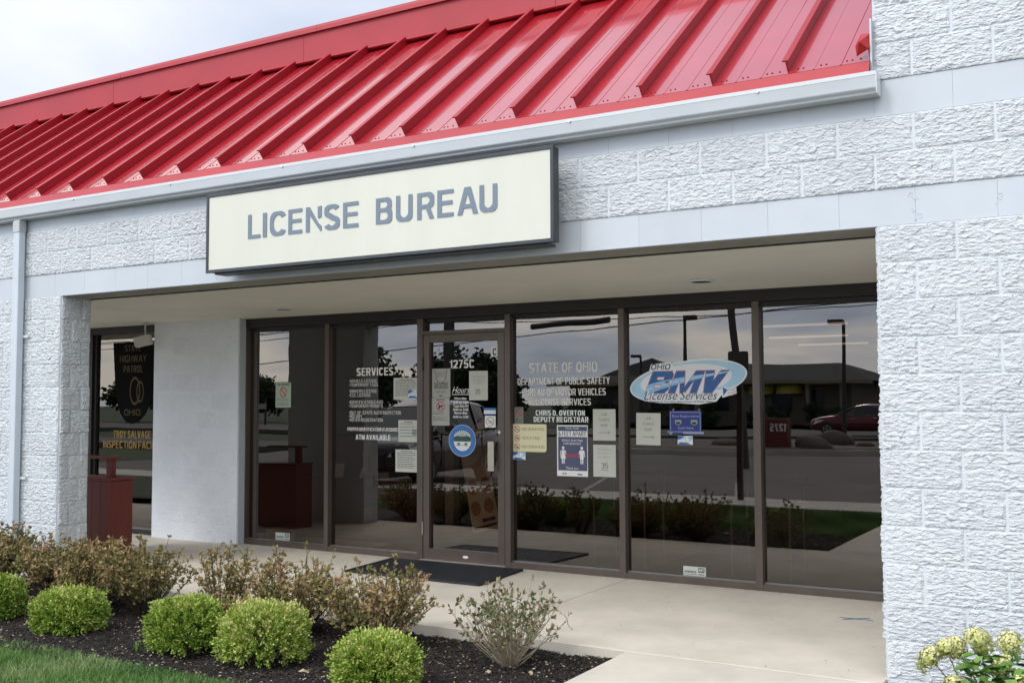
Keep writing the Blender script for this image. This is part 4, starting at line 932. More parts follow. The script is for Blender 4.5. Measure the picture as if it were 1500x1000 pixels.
def bmv(mb, g, y0, y1):
    a, b = lt(0, .30); h0, h1 = bz0 - g, bz1 + g; st = .046 - g * 0
    c = b - .0
    # B as three bars, two bowls
    zm = (bz0 + bz1) / 2; bar_ = LH * .24
    mb.prism(sk([(a - g, h0), (a + st + g + .012, h0), (a + st + g + .012, h1), (a - g, h1)]), y0, y1)
    for zz0, zz1, xe in ((bz0, bz0 + bar_, b - .02), (zm - bar_ * .42, zm + bar_ * .42, b - .03), (bz1 - bar_, bz1, b - .022)):
        mb.prism(sk([(a + st, zz0 - g), (xe + g * .2, zz0 - g), (xe + g * .2, zz1 + g), (a + st, zz1 + g)]), y0 - .00005, y1 - .00005)
    for zz0, zz1 in ((bz0, zm + bar_ * .2), (zm - bar_ * .2, bz1)):
        mb.prism(sk([(b - .075 - g, zz0 + bar_ * .3), (b - .030, zz0 - g), (b - .004 + g, zz0 + .028), (b - .004 + g, zz1 - .028), (b - .030, zz1 + g), (b - .075 - g, zz1 - bar_ * .3)]), y0 - .0001, y1 - .0001)
    a, b = lt(.315, .69); s2 = .058
    mb.prism(sk([(a - g, h0), (a + s2 + g, h0), (a + s2 + g, h1), (a - g, h1)]), y0, y1)
    mb.prism(sk([(b - s2 - g, h0), (b + g, h0), (b + g, h1), (b - s2 - g, h1)]), y0, y1)
    c = (a + b) / 2
    mb.prism(sk([(a + s2 * .5, h1), (a + s2 + .016 + g, h1), (c + .018 + g, h0), (c - .018 - g, h0)]), y0 - .00005, y1 - .00005)
    mb.prism(sk([(b - s2 * .5, h1), (b - s2 - .016 - g, h1), (c - .018 - g, h0), (c + .018 + g, h0)]), y0 - .0001, y1 - .0001)
    a, b = lt(.705, 1.0); c = (a + b) / 2 - .01
    mb.prism(sk([(a - g, h1), (a + .072 + g, h1), (c + .03 + g, h0), (c - .035 - g, h0)]), y0, y1)
    mb.prism(sk([(b + g, h1), (b - .066 - g, h1), (c - .03 - g, h0), (c + .035 + g, h0)]), y0 - .00005, y1 - .00005)
    return mb
bmv(MB(), .0055, YO - .0024, YO - .0021).obj('letter_edge', EDGE, t)
bmv(MB(), 0.0, YO - .0034, YO - .0030).obj('logo_letters', bmat, t)
text('License', (*[PX(f, 0)[0] for f in (.12, .42)], PX(0, .115)[1], PX(0, .31)[1]), YO - .0046, OW, t, 'script_edge', shear=.4, bold=.05)
text('License', (*[PX(f, 0)[0] for f in (.12, .42)], PX(0, .12)[1], PX(0, .305)[1]), YO - .0052, INK, t, 'script', shear=.4, bold=-.005)
text('Services', (*[PX(f, 0)[0] for f in (.44, .76)], PX(0, .115)[1], PX(0, .31)[1]), YO - .0046, OW, t, 'script_edge', shear=.4, bold=.05)
text('Services', (*[PX(f, 0)[0] for f in (.44, .76)], PX(0, .12)[1], PX(0, .305)[1]), YO - .0052, INK, t, 'script', shear=.4, bold=-.005)
text('A Division of The Ohio Department of Public Safety', (*[PX(f, 0)[0] for f in (.14, .725)], PX(0, .055)[1], PX(0, .100)[1]), YO - .0022, MATS['decal_navy'], t, 'print', bold=.02, shear=.2)
fl = MB(); fl.prism([PX(.80, .16), PX(.92, .24), PX(.915, .42), PX(.86, .36), PX(.80, .40)], YO - .0026, YO - .0022); fl.obj('flag_cloth', OW, t)
MB().prism([PX(.805, .38), PX(.845, .32), PX(.81, .20)], YO - .0032, YO - .0028).obj('flag_triangle', BLUEI, t)
for dz in (0, .06, .11): MB().tube([(PX(.845, .36)[0], YO - .0032, PX(0, .33 - dz)[1]), (PX(.88, 0)[0], YO - .0032, PX(0, .31 - dz)[1]), (PX(.915, 0)[0], YO - .0032, PX(0, .37 - dz)[1])], .0022, 4).obj('flag_stripe', REDINK, t)

# --- camera box on the soffit, red bin, mat, tape ------------------------------------------------
t = empty('security_camera', (-8.28, 2.0, 2.37), 'small white camera box hanging from the soffit over the patrol window', 'camera')
Tm = Matrix.Translation((-8.28, 1.97, 2.18)) @ Matrix.Rotation(R(-52), 4, 'Z') @ Matrix.Rotation(R(14), 4, 'X')
MB().box(-.06, .06, -.10, .08, -.055, .055, Tm).obj('housing', WHITEPL, t, bevel=.006)
MB().box(-.048, .048, -.104, -.1005, -.042, .042, Tm).obj('front_plate', mat('camera_face', (.42, .41, .37), .4), t)
MB().tube([(-8.29, 1.99, 2.384), (-8.29, 1.99, 2.30), (-8.275, 1.985, 2.225)], .009, 8).obj('bracket', WHITEPL, t)
MB().prism([(-8.29 + .03 * math.cos(a), 1.99 + .03 * math.sin(a)) for a in np.linspace(0, 6.283, 13)[:12]], 2.372, 2.384, 'z').obj('mount_plate', WHITEPL, t)

t = empty('red_box', (-7.5, 1.0, 0), 'rust red plank box with a T shaped post on top beside the left pier', 'box')
bx0, bx1, by0, by1 = -8.0, -7.37, .82, 1.10
for i in range(5):
    a = bx0 + (bx1 - bx0) * i / 5; b = bx0 + (bx1 - bx0) * (i + 1) / 5
    MB().box(a + .0012, b - .0012, by0, by0 + .018, .0, .735).obj('plank', BOXRED, t, bevel=.0012)
MB().box(bx0 + .002, bx1 - .002, by0 + .0185, by1, .004, .73).obj('box_body', BOXRED, t)
MB().box(bx0 - .012, bx1 + .006, by0 - .010, by1 + .01, .736, .762).obj('box_top', BOXRED, t, bevel=.003)
MB().box(-7.52, -7.455, .90, .965, .7625, .945).obj('post', BOXRED, t, bevel=.002)
MB().box(-7.95, -7.40, .87, .99, .9455, .968).obj('cross_board', BOXRED, t, bevel=.002)

mt = [(-4.841, 1.30), (-3.425, 1.285), (-3.500, 2.125), (-4.935, 2.11)]
t = empty('rubber_doormat', (-4.17, 1.7, 0), 'black ribbed rubber doormat on the concrete in front of the door', 'doormat')
MB().prism(mt, .002, .012, 'z').obj('mat_sheet', RUBBER, t)
q = MB()
for i in range(46):
    f = (i + .8) / 46.6
    a = Vector(mt[0]).lerp(Vector(mt[1]), f); b = Vector(mt[3]).lerp(Vector(mt[2]), f); d = (b - a)
    a = a + d * .05; b = b - d * .05; w = Vector((.007, 0))
    q.prism([tuple(a - w), tuple(a + w), tuple(b + w), tuple(b - w)], .0122, .0175, 'z')
q.obj('ribs', mat('mat_ribs', (.030, .034, .044), .55), t)
def edge_strip(a, b, w): 
    a, b = Vector(a), Vector(b); n = Vector((-(b - a).y, (b - a).x)).normalized() * w
    MB().prism([tuple(a), tuple(b), tuple(b + n), tuple(a + n)], .0122, .019, 'z').obj('border', RUBBER, t)
for i in range(4): edge_strip(mt[i], mt[(i + 1) % 4], .03)
BT = mat('blue_tape', (.05, .20, .42), .6, noise=.3, nscale=30)
def tape(x, y, z, l1, a1, l2, a2, lab, name='tape_mark'):
    t = empty(name, (x, y, z), lab, 'tape', 'blue tape crosses')
    for j, (l, a) in enumerate(((l1, a1), (l2, a2))):
        c, s = math.cos(a), math.sin(a); w = .007
        MB().prism([(x + u * c - v * s, y + u * s + v * c) for u, v in ((-l, -w), (l, -w * .6), (l * .95, w), (-l * .9, w))], z + .001 + j * .0012, z + .0018 + j * .0012, 'z').obj('strip', BT, t)
tape(-.50, 1.50, .0, .12, -.05, .10, .65, 'blue tape cross stuck on the bare concrete near the right pier')
tape(-4.25, 1.56, .0175, .11, -.05, .06, .7, 'blue tape cross stuck on the black doormat')

# ================================================================ GROUND
gr = MB().add([(-400, -400, -.45), (400, -400, -.45), (400, 300, -.45), (-400, 300, -.45)], [(0, 1, 2, 3)]).obj('ground', mat('far_grass', (.05, .075, .025), .95, noise=.35, nscale=.12, detail=12)); tag(gr, 'flat green ground reaching the horizon', kind='structure')
sw = empty('sidewalk', (0, 0, 0), 'pale concrete sidewalk under the overhang and beside the bed', kind='structure')
def slab(x0, x1, y0, y1, z=0.0, m=CONC, p=sw, name='slab', th=.12):
    return MB().box(x0 + .004, x1 - .004, y0 + .004, y1 - .004, z - th, z).obj(name, m, p, bevel=.004)
ME = -.12
slab(-12, -5.6, ME, 3.0); slab(-5.6, -2.53, ME, D + .1); slab(-2.53, -.001 + 0, ME, D + .1)
slab(-1.48, .03, -1.9, ME); slab(-1.48, .03, -3.4, -1.9); slab(-1.48, .03, -4.62, -3.4)
MB().box(-12, .02, ME + .01, D + .1, -.14, -.02).obj('slab_bed', mat('joint_dirt', (.16, .14, .11), .95), sw)
MB().box(-1.47, .02, -4.6, ME + .01, -.14, -.02).obj('slab_bed', MATS['joint_dirt'], sw)
kb = empty('kerb_walk', (0, 0, 0), 'concrete kerb walk along the parking lot', kind='structure')
for i in range(12): slab(-21.5 + i * 1.9, -21.5 + (i + 1) * 1.9, -5.86, -4.62, -.05, CONC2, kb, 'slab', .3)
lot = MB().box(-24, 14, -34, -5.862, -.42, -.20).obj('parking_lot', ASPH); tag(lot, 'grey asphalt parking lot', kind='structure')
ap = MB().box(-1.25, 14, -5.861, -4.62, -.42, -.12).obj('driveway_apron', CONC2); tag(ap, 'concrete apron beside the kerb walk', kind='structure')
road = MB().box(-140, 60, -48, -37, -.42, -.19).obj('road', mat('road_asphalt', (.13, .12, .11), .9, noise=.15, nscale=.4, detail=8)); tag(road, 'grey road beyond the parking lot', kind='structure')
dr = MB().box(-60, -24.2, -24, -19.5, -.42, -.21).obj('side_drive', MATS['road_asphalt']); tag(dr, 'grey side drive across the lawn', kind='structure')
LINE = mat('line_paint', (.45, .44, .40), .8, noise=.4, nscale=8)
for i, (x, y, l, a) in enumerate(((-5.2, -8.4, 4.6, 1.25), (-8.2, -8.4, 4.6, 1.25), (-11.3, -8.4, 4.6, 1.25), (-14.3, -8.4, 4.6, 1.25), (-2.3, -8.3, 4.2, 1.25))):
    c, s = math.cos(a), math.sin(a)
    o = MB().prism([(x + u * c - v * s, y + u * s + v * c) for u, v in ((-l / 2, -.05), (l / 2, -.05), (l / 2, .05), (-l / 2, .05))], -.199, -.196, 'z').obj('parking_line', LINE); tag(o, 'faded white parking bay line', kind='structure')
o = MB().box(-22, 6, -12.25, -12.1, -.199, -.196).obj('pavement_seam', mat('pale_seam', (.20, .19, .175), .9, noise=.3, nscale=3)); tag(o, 'pale seam line running along the parking lot', kind='structure')

# lumpy mulch bed
def heightfield(name, x0, x1, y0, y1, dx, f, m, smooth=True):
    xs = np.arange(x0, x1 + dx / 2, dx); ys = np.arange(y0, y1 + dx / 2, dx); X, Y = np.meshgrid(xs, ys)
    return link(name, grid_mesh(name, X, Y, f(X, Y), smooth), m)
def mz(X, Y): return -.062 + .014 * np.sin(X * 2.3 + 1) * np.sin(Y * 3.1) + .010 * np.sin(X * 6.1) * np.cos(Y * 5.3 + X) + .004 * np.sin(X * 17 + Y * 9)
mb_ = heightfield('mulch_bed', -12.0, -1.492, -1.80, ME + .0, .06, mz, MULCHG); tag(mb_, 'dark shredded mulch bed', kind='structure')
mb2 = heightfield('mulch_bed', .034, 2.6, -4.6, .0, .08, mz, MULCHG); tag(mb2, 'dark mulch bed at the foot of the right wall', kind='structure')
lawn = heightfield('lawn', -24, -1.49, -4.63, -1.60, .12, lambda X, Y: -.095 + .008 * np.sin(X * 3) * np.sin(Y * 4) - .03 * np.clip((Y + 1.72) / .1, 0, 1), LAWN); tag(lawn, 'mown lawn strip', kind='structure')

def fastmesh(name, V, F, tone=None, nv=4):
    """V (n,nv,3) separate polygons with nv corners"""
    me = bpy.data.meshes.new(name); n = len(V); V = np.asarray(V, dtype=np.float32).reshape(-1, 3)
    me.vertices.add(len(V)); me.vertices.foreach_set('co', V.ravel())
    F = np.asarray(F, dtype=np.int32); me.loops.add(F.size); me.loops.foreach_set('vertex_index', F.ravel())
    me.polygons.add(len(F)); me.polygons.foreach_set('loop_start', np.arange(0, F.size, F.shape[1], dtype=np.int32)); 
    me.update(calc_edges=True); me.validate()
    if tone is not None:
        a = me.attributes.new('tone', 'FLOAT', 'POINT'); a.data.foreach_set('value', np.asarray(tone, dtype=np.float32))
    return me
# mulch shreds
def shreds(x0, x1, y0, y1, n, name, m, lmin, lmax, wmin, wmax, up_=.012, seed=1):
    r = np.random.default_rng(seed)
    x = r.uniform(x0, x1, n); y = r.uniform(y0, y1, n); z = mz(x, y) + r.uniform(0, up_, n)
    a = r.uniform(0, 2 * np.pi, n); l = r.uniform(lmin, lmax, n) / 2; w = r.uniform(wmin, wmax, n) / 2; pit = r.normal(0, .28, n)
    d = np.stack([np.cos(a) * np.cos(pit), np.sin(a) * np.cos(pit), np.sin(pit)], 1); s = np.stack([-np.sin(a), np.cos(a), r.normal(0, .35, n)], 1)
    c = np.stack([x, y, z], 1); tk = np.stack([np.zeros(n), np.zeros(n), w * .9], 1)
    V = np.stack([c - d * l[:, None] - s * w[:, None], c + d * l[:, None] - s * (w * .7)[:, None], c + d * l[:, None] + s * w[:, None], c - d * l[:, None] + s * (w * .6)[:, None], c + tk - d * (l * .3)[:, None], c + tk + d * (l * .5)[:, None]], 1)
    b = np.arange(n)[:, None] * 6
    F = np.concatenate([b + np.array([[0, 1, 5]]), b + np.array([[0, 5, 4]]), b + np.array([[1, 2, 5]]), b + np.array([[2, 3, 4]]), b + np.array([[2, 4, 5]]), b + np.array([[3, 0, 4]])])
    return link(name, fastmesh(name, V, F, np.repeat(r.uniform(0, 1, n), 6)), m)
MUL = mat('mulch_shreds', (.03, .025, .02), .9, tone=[(.010, .009, .009), (.022, .019, .018), (.035, .028, .024), (.06, .046, .036)], spec=.3)
o = shreds(-7.5, -1.495, -1.80, ME - .005, 60000, 'mulch_shreds', MUL, .012, .045, .002, .009); tag(o, 'shredded black mulch', 'mulch', kind='stuff')
o = shreds(.04, 1.6, -1.3, -.03, 7000, 'mulch_shreds', MUL, .012, .045, .002, .009, seed=2); tag(o, 'shredded mulch by the right wall', 'mulch', kind='stuff')
DEB = mat('leaf_litter', (.3, .2, .1), .9, tone=[(.20, .12, .06), (.30, .21, .12), (.42, .34, .24), (.50, .45, .38)])
o = shreds(-6.8, -1.55, -1.80, ME - .08, 2400, 'leaf_litter', DEB, .005, .022, .003, .010, .02, 5); tag(o, 'scattered tan leaf litter and chips on the mulch', 'leaf litter', kind='stuff')
r = np.random.default_rng(91)
n = 420; x = r.uniform(-7.2, -.05, n); y = np.where(r.uniform(0, 1, n) < .45, D - .02 - r.exponential(.05, n), r.uniform(ME, D, n)); y = np.clip(y, ME + .02, D - .012)
a = r.uniform(0, 6.28, n); l = r.uniform(.003, .013, n); w = r.uniform(.0015, .005, n); ca, sa = np.cos(a), np.sin(a)
c = np.stack([x, y, np.full(n, .0015)], 1); d = np.stack([ca * l, sa * l, r.uniform(0, .002, n)], 1); q = np.stack([-sa * w, ca * w, np.zeros(n)], 1)
o = link('walk_litter', fastmesh('walk_litter', np.stack([c - d, c - q, c + d, c + q], 1), np.arange(n * 4).reshape(n, 4), np.repeat(r.uniform(0, 1, n), 4)), mat('walk_grit', (.1, .08, .06), .9, tone=[(.05, .04, .03), (.14, .11, .08), (.30, .25, .18)])); tag(o, 'grit and leaf crumbs scattered on the concrete', 'litter', kind='stuff')
# scraps worth naming
def scrap(x, y, s, seed, lab):
    r = np.random.default_rng(seed); q = MB(); n = 7
    ringp = [(x + s * r.uniform(.6, 1) * math.cos(a), y + s * .6 * r.uniform(.6, 1) * math.sin(a), mz(x, y) + .018 + r.uniform(-.006, .012)) for a in np.linspace(0, 6.283, n + 1)[:n]]
    q.add(ringp + [(x, y, mz(x, y) + .035), (x, y, mz(x, y) + .008)], [(i, (i + 1) % n, n) for i in range(n)] + [((i + 1) % n, i, n + 1) for i in range(n)])
    o = q.obj('dry_leaf', mat('dry_leaf', (.42, .32, .19), .8)); tag(o, lab, 'dry leaf', 'dry leaves on the mulch')
scrap(-2.95, -1.33, .045, 1, 'largest tan dry leaf on the mulch between two green globe shrubs')
scrap(-2.02, -.82, .028, 2, 'tan dry leaf on the mulch just below the bare twiggy shrub')
scrap(-1.78, -.75, .022, 3, 'small tan dry leaf nearest the pointed corner of the mulch bed')

# grass blades
def blades(x0, x1, y0, y1, n, seed, hmin=.035, hmax=.08):
    r = np.random.default_rng(seed)
    x = r.uniform(x0, x1, n); y = r.uniform(y0, y1, n); y = np.where(y > -1.70, y - .03 * r.uniform(0, 1, n), y); z = np.full(n, -.10)
    h = r.uniform(hmin, hmax, n); w = r.uniform(.0014, .003, n); a = r.uniform(0, 2 * np.pi, n); l = r.uniform(.1, .75, n) * h; la = r.uniform(0, 2 * np.pi, n)
    s = np.stack([np.cos(a), np.sin(a), np.zeros(n)], 1) * w[:, None]; c = np.stack([x, y, z], 1); d = np.stack([np.cos(la) * l, np.sin(la) * l, h], 1)
    m1 = c + d * np.array([.35, .35, .6]); tip = c + d
    V = np.stack([c - s, c + s, m1 + s * .8, m1 - s * .8, tip], 1); b = np.arange(n)[:, None] * 5
    F = np.concatenate([b + np.array([[0, 1, 2]]), b + np.array([[0, 2, 3]]), b + np.array([[3, 2, 4]])])
    patch = .5 + .25 * np.sin(x * 3.1 + y * 2) + .2 * np.sin(x * 7.7 - y * 5)
    return V, F, np.repeat(np.clip(patch + r.normal(0, .22, n), 0, 1), 5)
GRS = mat('grass_blades', (.05, .1, .02), .6, tone=[(.06, .14, .028), (.11, .22, .05), (.17, .29, .085), (.28, .34, .15)], spec=.25)
for (a, b, c, d, n, s) in ((-6.6, -2.6, -2.35, -1.66, 60000, 11), (-9, -1.5, -4.6, -2.35, 50000, 12), (-9, -6.6, -2.35, -1.66, 9000, 13), (-2.6, -1.5, -2.35, -1.66, 9000, 14)):
    V, F, tn = blades(a, b, c, d, n, s); o = link('grass', fastmesh('grass', V, F, tn), GRS)
    tag(o, 'short green grass', 'grass', kind='stuff')
V, F, tn = blades(-12, -9, -1.5, -.2, 10, 20)

# ================================================================ PLANTS
def leaves(P, Nrm, L, Wd, tone, r, fold=.25):
    """folded leaves: P bases, Nrm leaf directions"""
    n = len(P); d = Nrm / np.linalg.norm(Nrm, axis=1, keepdims=True)
    ref = r.normal(0, 1, (n, 3)); s = np.cross(d, ref); s /= np.linalg.norm(s, axis=1, keepdims=True); u = np.cross(s, d)
    L = L[:, None]; Wd = Wd[:, None]
    V = np.stack([P, P + d * L * .45 + s * Wd + u * Wd * fold, P + d * L, P + d * L * .45 - s * Wd + u * Wd * fold, P + d * L * .5 - u * Wd * fold * .6], 1)
    b = np.arange(n)[:, None] * 5
    F = np.concatenate([b + np.array([[0, 1, 4]]), b + np.array([[1, 2, 4]]), b + np.array([[2, 3, 4]]), b + np.array([[3, 0, 4]])])
    return V, F, np.repeat(np.clip(tone, 0, 1), 5)
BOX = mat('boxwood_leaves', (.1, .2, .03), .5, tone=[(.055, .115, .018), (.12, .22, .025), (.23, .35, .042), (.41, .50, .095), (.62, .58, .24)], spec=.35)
BOX.node_tree.nodes['Principled BSDF'].inputs['Subsurface Weight'].default_value = 0.0
TWIG = mat('brown_twig', (.10, .075, .05), .85, noise=.3, nscale=30); PALETW = mat('pale_twig', (.42, .35, .25), .85, noise=.3, nscale=40)
def globe(x, y, rx, ry, h, label, seed, n=17000, tonebias=0.0):
    r = np.random.default_rng(seed); t = empty('globe_shrub', (x, y, -.07), label, 'shrub', 'clipped green globe shrubs')
    ns_ = 420; i = np.arange(ns_)
    # sprig directions over the ellipsoid
    ph = np.arccos(1 - 1.55 * (i + .5) / ns_); th = i * 2.39996 + r.normal(0, .12, ns_)
    D_ = np.stack([np.sin(ph) * np.cos(th), np.sin(ph) * np.sin(th), np.cos(ph)], 1)
    ax = np.array([rx, ry, h * .56]); c0 = np.array([0, 0, h * .46])
    lump = 1 + .07 * np.sin(th * 2 + seed) * np.sin(ph * 3 + seed) + .05 * np.sin(th * 5 + seed * 2) + r.normal(0, .065, ns_)
    # squarer than a ball: clipped top
    p_ = 2.7; sq = (np.abs(D_) ** p_).sum(1) ** (-1 / p_)
    tips = c0 + D_ * ax * (sq * lump)[:, None]
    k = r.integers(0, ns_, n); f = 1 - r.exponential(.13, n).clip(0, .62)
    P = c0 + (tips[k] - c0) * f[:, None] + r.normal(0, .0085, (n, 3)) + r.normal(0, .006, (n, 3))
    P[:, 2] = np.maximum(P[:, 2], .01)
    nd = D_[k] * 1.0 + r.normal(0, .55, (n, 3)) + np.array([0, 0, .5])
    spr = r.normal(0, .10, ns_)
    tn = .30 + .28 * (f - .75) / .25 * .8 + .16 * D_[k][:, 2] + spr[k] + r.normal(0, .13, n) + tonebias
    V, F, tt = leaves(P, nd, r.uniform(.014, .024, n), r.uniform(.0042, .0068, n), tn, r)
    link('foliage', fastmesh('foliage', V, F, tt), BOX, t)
    q = MB()
    for j in range(26):
        k_ = r.integers(0, ns_); e_ = tips[k_]; q.tube([(r.normal(0, .02), r.normal(0, .02), 0), tuple(c0 * .5 + (e_ - c0) * .35), tuple(c0 + (e_ - c0) * .6)], [.007, .004, .0015], 5, False)
    link('stems', q.mesh('stems'), TWIG, t)
globe(-5.98, -1.30, .215, .21, .30, 'leftmost clipped green globe shrub, cut by the left edge of the picture', 1)
globe(-5.09, -1.30, .220, .21, .285, 'clipped green globe shrub second from the left, in front of the brown shrubs', 2, tonebias=.06)
globe(-4.00, -1.25, .225, .21, .315, 'clipped green globe shrub third from the left, left neighbour of the yellowest one', 3, tonebias=.03)
globe(-3.36, -1.22, .245, .23, .34, 'clipped globe shrub fourth from the left with the most yellow tips', 4, tonebias=.19)
globe(-2.40, -1.37, .215, .20, .29, 'rightmost clipped green globe shrub with a flat top, cut by the bottom edge', 5, tonebias=.08)

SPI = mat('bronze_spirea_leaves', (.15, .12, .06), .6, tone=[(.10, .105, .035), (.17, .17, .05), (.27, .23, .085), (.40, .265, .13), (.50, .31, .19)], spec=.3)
SPG = mat('sparse_shrub_leaves', (.15, .12, .06), .6, tone=[(.07, .10, .035), (.11, .16, .05), (.17, .18, .08), (.22, .13, .08), (.28, .24, .14)], spec=.3)
def spirea(x, y, w, h, label, seed, nst=30, nb=6, dens=11, m=SPI, tm=TWIG, leafy=.35, bias=0.0, Lr=(.020, .036)):
    r = np.random.default_rng(seed); t = empty('bronze_leaf_shrub' if m is SPI else 'bare_twig_shrub', (x, y, -.07), label, 'shrub', 'bronze leaved shrubs along the walk' if m is SPI else None)
    q = MB(); LP = []; LD = []; LT = []
    for s in range(nst):
        a = r.uniform(0, 6.283); rad = w * math.sqrt(r.uniform(.02, 1)); hh = h * r.uniform(.62, 1.0) * (1 - .28 * (rad / w) ** 2)
        b0 = np.array([math.cos(a), math.sin(a), 0]) * .05 * r.uniform(.2, 1); tip = np.array([math.cos(a) * rad, math.sin(a) * rad, hh]) + r.normal(0, .02, 3)
        mid = b0 * .4 + tip * .5 + np.array([math.cos(a), math.sin(a), 0]) * rad * .18 + r.normal(0, .012, 3)
        pts = [b0 * (1 - f) ** 2 + 2 * mid * f * (1 - f) + tip * f * f for f in np.linspace(0, 1, 7)]
        q.tube([tuple(p) for p in pts], [.0045, .004, .0036, .003, .0025, .002, .001], 4, False)
        br = [(pts, 1.0)]
        for j in range(nb):
            f = r.uniform(.35, .95); k = int(f * 6); p0 = pts[k]; dr_ = r.normal(0, 1, 3); dr_[2] = abs(dr_[2]) * .8 + .35; dr_ /= np.linalg.norm(dr_); l = r.uniform(.05, .13) * (h / .5)
            p1 = p0 + dr_ * l; pm = (p0 + p1) / 2 + r.normal(0, .008, 3); q.tube([tuple(p0), tuple(pm), tuple(p1)], [.002, .0015, .0008], 3, False); br.append(([p0, pm, p1], .6))
        spt = r.normal(0, .16)
        for pts_, wgt in br:
            nl = max(2, int(dens * wgt * (1 + r.normal(0, .25))))
            for _ in range(nl):
                f = r.uniform(leafy if wgt == 1.0 else .15, 1) ** .7 * (len(pts_) - 1); i_ = min(int(f), len(pts_) - 2); p = pts_[i_] + (pts_[i_ + 1] - pts_[i_]) * (f - i_)
                dd = (pts_[i_ + 1] - pts_[i_]); dd = dd / (np.linalg.norm(dd) + 1e-9)
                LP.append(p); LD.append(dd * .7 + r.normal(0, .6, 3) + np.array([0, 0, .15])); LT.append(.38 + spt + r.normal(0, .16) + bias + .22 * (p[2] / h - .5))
            e_ = pts_[-1]; dd = pts_[-1] - pts_[-2]; dd = dd / (np.linalg.norm(dd) + 1e-9)          # whorl at the tip
            for _ in range(5): LP.append(e_ - dd * r.uniform(0, .012)); LD.append(dd * .8 + r.normal(0, .6, 3)); LT.append(.52 + spt + r.normal(0, .16) + bias)
    LP, LD, LT = np.array(LP), np.array(LD), np.array(LT); n = len(LP)
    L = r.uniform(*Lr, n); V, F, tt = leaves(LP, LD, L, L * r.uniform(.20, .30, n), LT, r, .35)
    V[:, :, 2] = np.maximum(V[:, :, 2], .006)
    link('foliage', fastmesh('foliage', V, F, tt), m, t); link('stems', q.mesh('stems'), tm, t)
spirea(-6.90, -.60, .42, .60, 'bronze leaved shrub at the left edge in front of the downpipe', 31, 60, 7, dens=14)
spirea(-6.25, -.55, .38, .54, 'bronze leaved shrub in front of the left pier, second from the left edge', 32, 58, 7, dens=14)
spirea(-5.72, -.60, .38, .56, 'bronze leaved shrub in front of the red box', 33, 58, 7, dens=14, bias=.05)
spirea(-5.16, -.60, .36, .60, 'bronze leaved shrub directly right of the red box', 34, 58, 7, dens=14, bias=.04)
spirea(-4.42, -.52, .27, .60, 'narrow bronze leaved shrub below the white wall, standing alone against the concrete', 35, 22, 7, dens=13, bias=.03)
spirea(-3.70, -.55, .38, .63, 'tall bronze leaved shrub in front of the left corner of the doormat', 36, 46, 7, dens=14, bias=.12)
spirea(-3.02, -.58, .38, .60, 'rightmost full bronze leaved shrub, behind the rightmost green globe', 37, 54, 7, dens=14, bias=.12)
spirea(-5.50, -.92, .30, .30, 'low bronze leaved shrub spreading over the mulch between two green globes', 38, 34, dens=13, bias=-.08)
spirea(-3.92, -.82, .30, .34, 'low reddish bronze shrub between the doormat shrub and the yellowest globe', 39, 38, dens=13, bias=.2)
spirea(-2.04, -.53, .40, .50, 'nearly bare shrub with pale arching twigs in front of the doormat', 41, 62, 3, 1.0, SPG, PALETW, leafy=.6, Lr=(.018, .038))

# hairline crack in the walk
q = MB(); r = np.random.default_rng(5); px_, py_ = -2.47, .84
for _ in range(14):
    nx_, ny_ = px_ + .055 * math.cos(-.9) + r.normal(0, .012), py_ + .055 * math.sin(-.9) + r.normal(0, .012)
    q.prism([(px_, py_), (nx_, ny_), (nx_ + .003, ny_ + .003), (px_ + .003, py_ + .003)], .0004, .0011, 'z'); px_, py_ = nx_, ny_
o = q.obj('pavement_crack', mat('crack_dirt', (.10, .08, .06), .95)); tag(o, 'hairline crack running from the joint across the walk', kind='structure')
# weeds
WEED = mat('weed_leaf', (.10, .22, .04), .5)
def weed(x, y, h, seed, lab):
    r = np.random.default_rng(seed); q = MB()
    for _ in range(11):
        a = r.uniform(0, 6.28); l = h * r.uniform(.5, 1); c = (x, y, mz(x, y)); s = np.array([-math.sin(a), math.cos(a), 0]) * .003
        p1 = np.array([x + math.cos(a) * l * .3, y + math.sin(a) * l * .3, c[2] + l * .8]); p2 = np.array([x + math.cos(a) * l * .8, y + math.sin(a) * l * .8, c[2] + l])
        q.add([tuple(np.array(c) - s), tuple(np.array(c) + s), tuple(p1 + s), tuple(p1 - s), tuple(p2)], [(0, 1, 2, 3), (3, 2, 4)])
    o = q.obj('weed', WEED); tag(o, lab, 'weed', 'weeds in the mulch')
weed(-4.25, -1.42, .09, 3, 'small grassy weed in the mulch left of the third globe shrub')
weed(-3.62, -1.70, .06, 4, 'small weed at the lawn edge below the fourth globe shrub')

# hydrangea by the right wall
t = empty('hydrangea_bush', (.62, -.72, -.07), 'hydrangea with cream green flower heads against the right wall', 'plant')
HL = mat('hydrangea_leaf', (.07, .16, .02), .45, tone=[(.04, .105, .016), (.075, .17, .025), (.14, .26, .04), (.22, .34, .07)], spec=.4)
HP = mat('hydrangea_petal', (.5, .5, .3), .6, tone=[(.33, .36, .08), (.50, .52, .14), (.66, .64, .27), (.80, .77, .50)])
r = np.random.default_rng(77)
heads = [((.315, -.62, .285), .050, .065, .3), ((.385, -.60, .335), .045, .050, .2), ((.425, -.56, .335), .052, .058, 0), ((.528, -.58, .388), .062, .062, -.35), ((.665, -.60, .385), .058, .070, 0), ((.64, -.66, .30), .04, .05, .4), ((.80, -.66, .34), .06, .07, .2), ((.92, -.70, .36), .06, .07, 0), ((.44, -.72, .20), .05, .05, .2), ((.72, -.82, .25), .055, .06, .2)]
base = np.array([.62, -.72, -.07])
